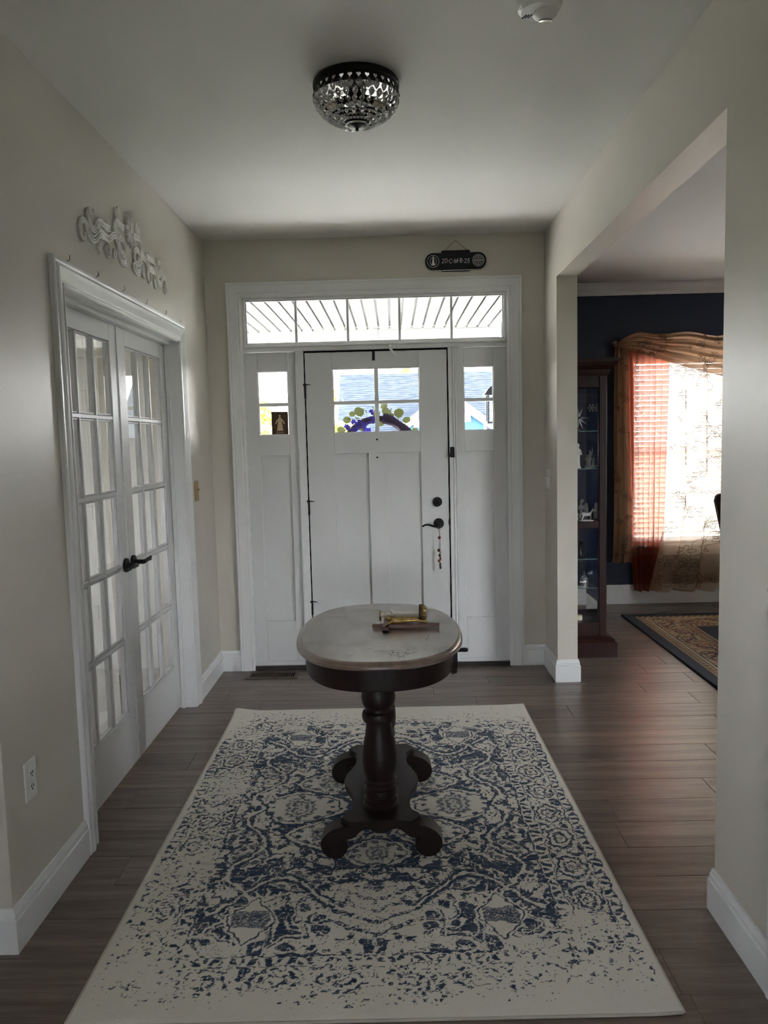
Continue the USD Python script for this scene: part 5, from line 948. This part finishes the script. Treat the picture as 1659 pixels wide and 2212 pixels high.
obj("hood", trimesh.convex.convex_hull(np.array([(sx * r, sy * r, z) for r, z in ((0.082, 1.812), (0.078, 1.818), (0.045, 1.862), (0.020, 1.885)) for sx in (-1, 1) for sy in (-1, 1)])), "lantern_metal", ln)
for sx in (-1, 1):
    for sy in (-1, 1): obj("corner_bar", B(sx * 0.046 - 0.006, sx * 0.046 + 0.006, sy * 0.046 - 0.006, sy * 0.046 + 0.006, 1.605, 1.815), "lantern_metal", ln)
obj("bottom_tray", B(-0.056, 0.056, -0.056, 0.056, 1.590, 1.607, 0.003), "lantern_metal", ln)
for sx in (-1, 1): obj("glass_pane", B(sx * 0.046 - 0.001, sx * 0.046 + 0.001, -0.04, 0.04, 1.607, 1.812), "clear_pane", ln); obj("glass_pane", B(-0.04, 0.04, sx * 0.046 - 0.001, sx * 0.046 + 0.001, 1.607, 1.812), "clear_pane", ln)
obj("wall_arm", cat(tube([(0.02, 0, 1.872), (0.08, 0, 1.90), (0.158, 0, 1.84)], 0.008, 8), B(0.146, 0.160, -0.05, 0.05, 1.74, 1.90, 0.003)), "lantern_metal", ln)
obj("candle_tube", lathe([(0.011, 1.607), (0.011, 1.68), (0.008, 1.70)], 14), "candle_wax", ln)
# wreath on the outer face of the front door
WR = np.array([-0.095, 5.032, 1.392]); wt = thing("door_wreath", "purple flower and eucalyptus wreath hung outside the front door's panes", "wreath", tuple(WR))
obj("twig_ring", tube([(0.225 * math.cos(a), 0, 0.225 * math.sin(a)) for a in np.linspace(0, 2 * PI, 49)[:-1]], 0.024, 10, True), "wreath_twig", wt, smooth=True)
obj("ribbon", tube([(0.232 * math.cos(a), -0.012, 0.232 * math.sin(a)) for a in np.linspace(0.45, 1.42, 24)], 0.030 + 0.006 * np.sin(np.linspace(0, 9, 24)), 10), "ribbon_plum", wt, smooth=True)
rw = np.random.default_rng(17)
for k in range(46):
    a = rw.uniform(1.62, 2.75) if k < 36 else rw.uniform(2.75, 4.2); r = 0.225 + rw.normal(0, 0.022); c = np.array([r * math.cos(a), -0.02 + rw.normal(0, 0.014), r * math.sin(a)]); ps = []
    for q in range(5):
        an = q * 1.2566 + rw.uniform(0, 1); ps.append(tx(ell((0.009, 0, 0), (0.010, 0.0022, 0.0075), 1), ry=an, t=c + [0, rw.normal(0, 0.002), 0]))
    obj("flower", cat(ps), "petal_purple", wt, smooth=True)
def leaf_disc(c, r, a, tlt): m = tx(lathe([(r * 0.4, 0), (r, 0.0006), (r * 0.92, 0.0014)], 16), s=(1, 0.86, 1)); return tx(tx(m, rx=PI / 2 + tlt, ry=a), t=c)
for x, z, r in ((-0.115, 0.275, 0.034), (-0.195, 0.225, 0.026), (0.045, 0.308, 0.023), (0.058, 0.272, 0.031), (0.14, 0.262, 0.032), (-0.005, 0.262, 0.026), (0.088, 0.245, 0.022), (-0.16, 0.262, 0.020), (0.19, 0.215, 0.026), (-0.235, 0.16, 0.028), (0.24, 0.14, 0.026), (0.02, 0.20, 0.026), (-0.10, 0.17, 0.024)):
    lf = obj("leaf", leaf_disc((x, rw.normal(-0.01, 0.012), z), r, rw.uniform(-1, 1), rw.uniform(-0.5, 0.5)), "eucalyptus", wt)
spr = []
for k in range(34):
    a = rw.uniform(0.6, 2.6); r0_ = 0.25 + rw.uniform(0, 0.03); d = np.array([math.cos(a), 0, math.sin(a)]); s_ = tx(ell((0, 0, 0), (0.0035, 0.0012, 0.013), 1), ry=rw.uniform(-0.8, 0.8) + (PI / 2 - a), t=d * (r0_ + rw.uniform(0, 0.03)) + [0, rw.normal(0, 0.012), 0]); spr.append(s_)
    spr.append(tube([d * 0.225, d * r0_ + [0, 0.004, 0]], 0.0008, 4))
obj("sprig", cat(spr), "eucalyptus", wt, kind="stuff")
# the house opposite
hs = thing("neighbour_house", "grey shingled house with a blue sided white trimmed gable across the street", "house")
def sheet(P, th, m_name, nm):                            # sloping slab through four points (counter-clockwise seen from outside)
    P = np.asarray(P, float); n_ = np.cross(P[1] - P[0], P[3] - P[0]); n_ /= np.linalg.norm(n_); return obj(nm, trimesh.convex.convex_hull(np.vstack([P, P - n_ * th])), m_name, hs)
RY, RZ, EY, EZ = 50.0, 5.66, 45.6, 1.55
def roof_courses(x0, x1, y0, z0, y1, z1, n):             # stepped shingle courses from eave to ridge
    out = []
    for k in range(n):
        a, b = k / n, (k + 1.25) / n; q = lambda t, o: (y0 + (y1 - y0) * t, z0 + (z1 - z0) * t + o)
        (ya, za), (yb, zb) = q(a, 0.035), q(min(b, 1.0), 0.0)
        out.append(trimesh.convex.convex_hull(np.array([(x, y, z) for x in (x0, x1) for y, z in ((ya, za), (ya, za - 0.05), (yb, zb), (yb, zb - 0.05))])))
    return cat(out)
obj("roof", roof_courses(-3.25, 14.0, EY, EZ, RY, RZ, 34), "roof_shingle", hs, kind="stuff")
obj("far_roof", roof_courses(-3.25, 14.0, RY + 4.4, EZ, RY, RZ, 8), "roof_shingle", hs, kind="stuff")
obj("wall", B(-2.9, 13.6, 46.0, 54.0, -0.5, 1.6), "siding_blue", hs)
GX, GZ, GY, SL = 3.19, 4.30, 45.0, 0.75
def lap(x_of, z0, z1, y, step, th=0.02):
    out = []
    z = z0
    while z < z1:
        zt = min(z + step, z1); (a0_, b0_), (a1_, b1_) = x_of(z), x_of(zt)
        if b0_ - a0_ > 0.05: out.append(trimesh.convex.convex_hull(np.array([(a0_, y - th, z), (b0_, y - th, z), (a0_, y + 0.05, z), (b0_, y + 0.05, z), (a1_, y, zt), (b1_, y, zt), (a1_, y + 0.05, zt), (b1_, y + 0.05, zt)])))
        z += step
    return cat(out)
obj("siding", lap(lambda z: (max(GX - 2.45, GX - (GZ - z) / SL + 0.1), min(GX + 2.2, GX + (GZ - z) / SL - 0.1)), -0.5, GZ - 0.1, GY, 0.130), "siding_blue", hs, kind="stuff")
obj("gable_body", ext(Polygon([(GX - 2.4, -0.5), (GX + 2.2, -0.5), (GX + 2.2, GZ - 2.3 * SL), (GX, GZ - 0.1), (GX - 2.4, GZ - 2.5 * SL)]), GY + 0.06, RY, "xz"), "siding_blue", hs)
for s, L in ((-1, 2.75), (1, 2.55)):
    obj("fascia", ext(Polygon([(GX, GZ), (GX + s * L, GZ - L * SL), (GX + s * L, GZ - L * SL - 0.52), (GX, GZ - 0.60)]), GY - 0.35, GY - 0.25, "xz"), "ext_white", hs)
    obj("gable_roof", trimesh.convex.convex_hull(np.array([(GX, GY - 0.36, GZ + 0.10), (GX + s * (L + 0.1), GY - 0.36, GZ - L * SL + 0.02), (GX, RY, GZ + 0.10), (GX + s * (L + 0.1), RY, GZ - L * SL + 0.02), (GX, GY - 0.36, GZ), (GX + s * (L + 0.1), GY - 0.36, GZ - L * SL - 0.05), (GX, RY, GZ), (GX + s * (L + 0.1), RY, GZ - L * SL - 0.05)])), "roof_shingle", hs)
for a, b, c, d in ((3.30, 4.55, 2.36, 3.32), (1.25, 2.35, 2.10, 2.95)): w_ = obj("window", B(a, b, GY - 0.09, GY, c, d, 0.01), "ext_white", hs); obj("pane", cat(B(a + 0.12, (a + b) / 2 - 0.03, GY - 0.095, GY - 0.085, c + 0.12, d - 0.12), B((a + b) / 2 + 0.03, b - 0.12, GY - 0.095, GY - 0.085, c + 0.12, d - 0.12)), "ext_white", w_)
obj("corner_board", B(GX + 2.10, GX + 2.26, GY - 0.06, GY, -0.5, 2.3), "ext_white", hs)
obj("eave_trim", B(-3.2, 14, EY - 0.05, EY, EZ - 0.22, EZ), "ext_white", hs)
def tree(label, c, rad, n, m, leaf, trunk, seed, grp="trees and bushes across the street"):
    t = thing("leafy_tree", label, "tree", (c[0], c[1], -0.5), 0, grp); rr = np.random.default_rng(seed)
    cl_ = rr.normal(0, 1, (14, 3)); cl_ /= np.linalg.norm(cl_, axis=1, keepdims=True); cl_ *= rr.uniform(0.25, 0.8, (14, 1)); P = cl_[rr.integers(0, 14, n)] + rr.normal(0, 0.20, (n, 3)); P = P * rad + np.array([0, 0, c[2] + 0.5])
    U = rr.normal(0, 1, (n, 3)); U /= np.linalg.norm(U, axis=1, keepdims=True); W = np.cross(U, rr.normal(0, 1, (n, 3))); W /= np.linalg.norm(W, axis=1, keepdims=True); s = leaf * rr.uniform(0.6, 1.2, (n, 1))
    V = np.stack([P - U * s, P - W * s * 0.5, P + U * s, P + W * s * 0.5], 1).reshape(-1, 3); i = np.arange(n)[:, None] * 4
    obj("foliage", trimesh.Trimesh(V, np.vstack([i + [0, 1, 2], i + [0, 2, 3]]), process=False), m, t, kind="stuff")
    obj("trunk", tube(spline([(0, 0, 0), (0.05, 0, (c[2] + 0.5) * 0.5), (0, 0.05, c[2] + 0.5)], 10), np.linspace(trunk, trunk * 0.4, 10), 8), "bark", t)
tree("yellowing tree seen through the upper left sidelight pane", (-5.9, 35, 2.4), (0.95, 0.95, 1.35), 2600, "leaf_yellow", 0.12, 0.10, 1)
tree("slender yellow tree at the left edge of the front door's panes", (-3.15, 38, 3.0), (0.55, 0.6, 1.9), 2200, "leaf_yellow", 0.11, 0.07, 2)
tree("low yellow green bush seen at the lower left of the front door's panes", (-2.45, 36, 1.65), (0.75, 0.7, 0.75), 1500, "leaf_yellow", 0.10, 0.05, 3)
tree("tree showing just above the ridge of the house opposite", (1.15, 60, 6.0), (1.1, 0.9, 1.0), 1500, "leaf_yellow", 0.14, 0.12, 4)
tree("green bush behind the holy card in the left sidelight", (-4.75, 30, 1.65), (1.0, 0.8, 0.75), 1800, "leaf_green", 0.10, 0.06, 5)

# ------------------------------------------------------------------ words for the setting and for parts that look unlike the rest of their thing
SETTING = {"wall_front": "greige painted wall round the front door", "wall_left": "greige painted hall wall with the French doors", "wall_left_return": "greige wall turning away at the near left corner",
           "wall_right": "greige painted hall wall with the wide dining room opening", "wall_dining_left": "navy dining room wall behind the curio cabinet", "wall_dining_front": "navy dining room wall with the curtained window",
           "ceiling": "off-white painted ceiling over hall and dining room", "floor": "grey brown wooden plank floor laid across the hall", "baseboard_left": "white baseboard along the left hall wall",
           "baseboard_front": "white baseboard beside the front door casing", "baseboard_right": "white baseboard round the right wall and opening corners", "baseboard_dining": "tall white baseboard below the dining room curtains",
           "porch_beam": "white beam across the porch front", "porch_floor": "pale concrete porch floor", "porch_post": "white square porch post", "driveway": "unseen pale concrete drive that bounces sunlight into the hall", "eave": "white eave over the dining room window"}
PARTS = {"lever_handle": "black lever handle", "hinge": "black hinge", "deadbolt": "round black deadbolt", "mirror": "mirrored inner side panel", "embroidery": "brown looping flower embroidery", "lettering": "chalk white lettering",
         "twine": "brown twine hanger", "corpus": "gilt figure", "mantle": "gilt mantle", "tabletop": "worn scratched top", "ribbon": "plum ribbon wound round the ring", "bound_edge": "bound edge of the rug", "threshold": "dark metal threshold"}
for p in stage.GetPrimAtPath("/World").GetChildren():
    base = re.sub(r"_[0-9]{3}$", "", p.GetName())
    if base in SETTING and not p.GetCustomDataByKey("label"):
        tag(p, SETTING[base], base.split("_")[0] if base.split("_")[0] in ("wall", "baseboard", "porch") else base)
    elif p.GetCustomDataByKey("kind") == "structure" and not p.GetCustomDataByKey("label"):
        tag(p, "unseen painted wall of the rooms around the hall" if base.startswith("wall") else "white moulded trim", base.split("_")[0])
    elif p.GetCustomDataByKey("kind") == "structure" and not p.GetCustomDataByKey("category"):
        tag(p, None, base.split("_")[0])
    for c in p.GetChildren():
        b = re.sub(r"_[0-9]{3}$", "", c.GetName())
        if b in PARTS: tag(c, PARTS[b])
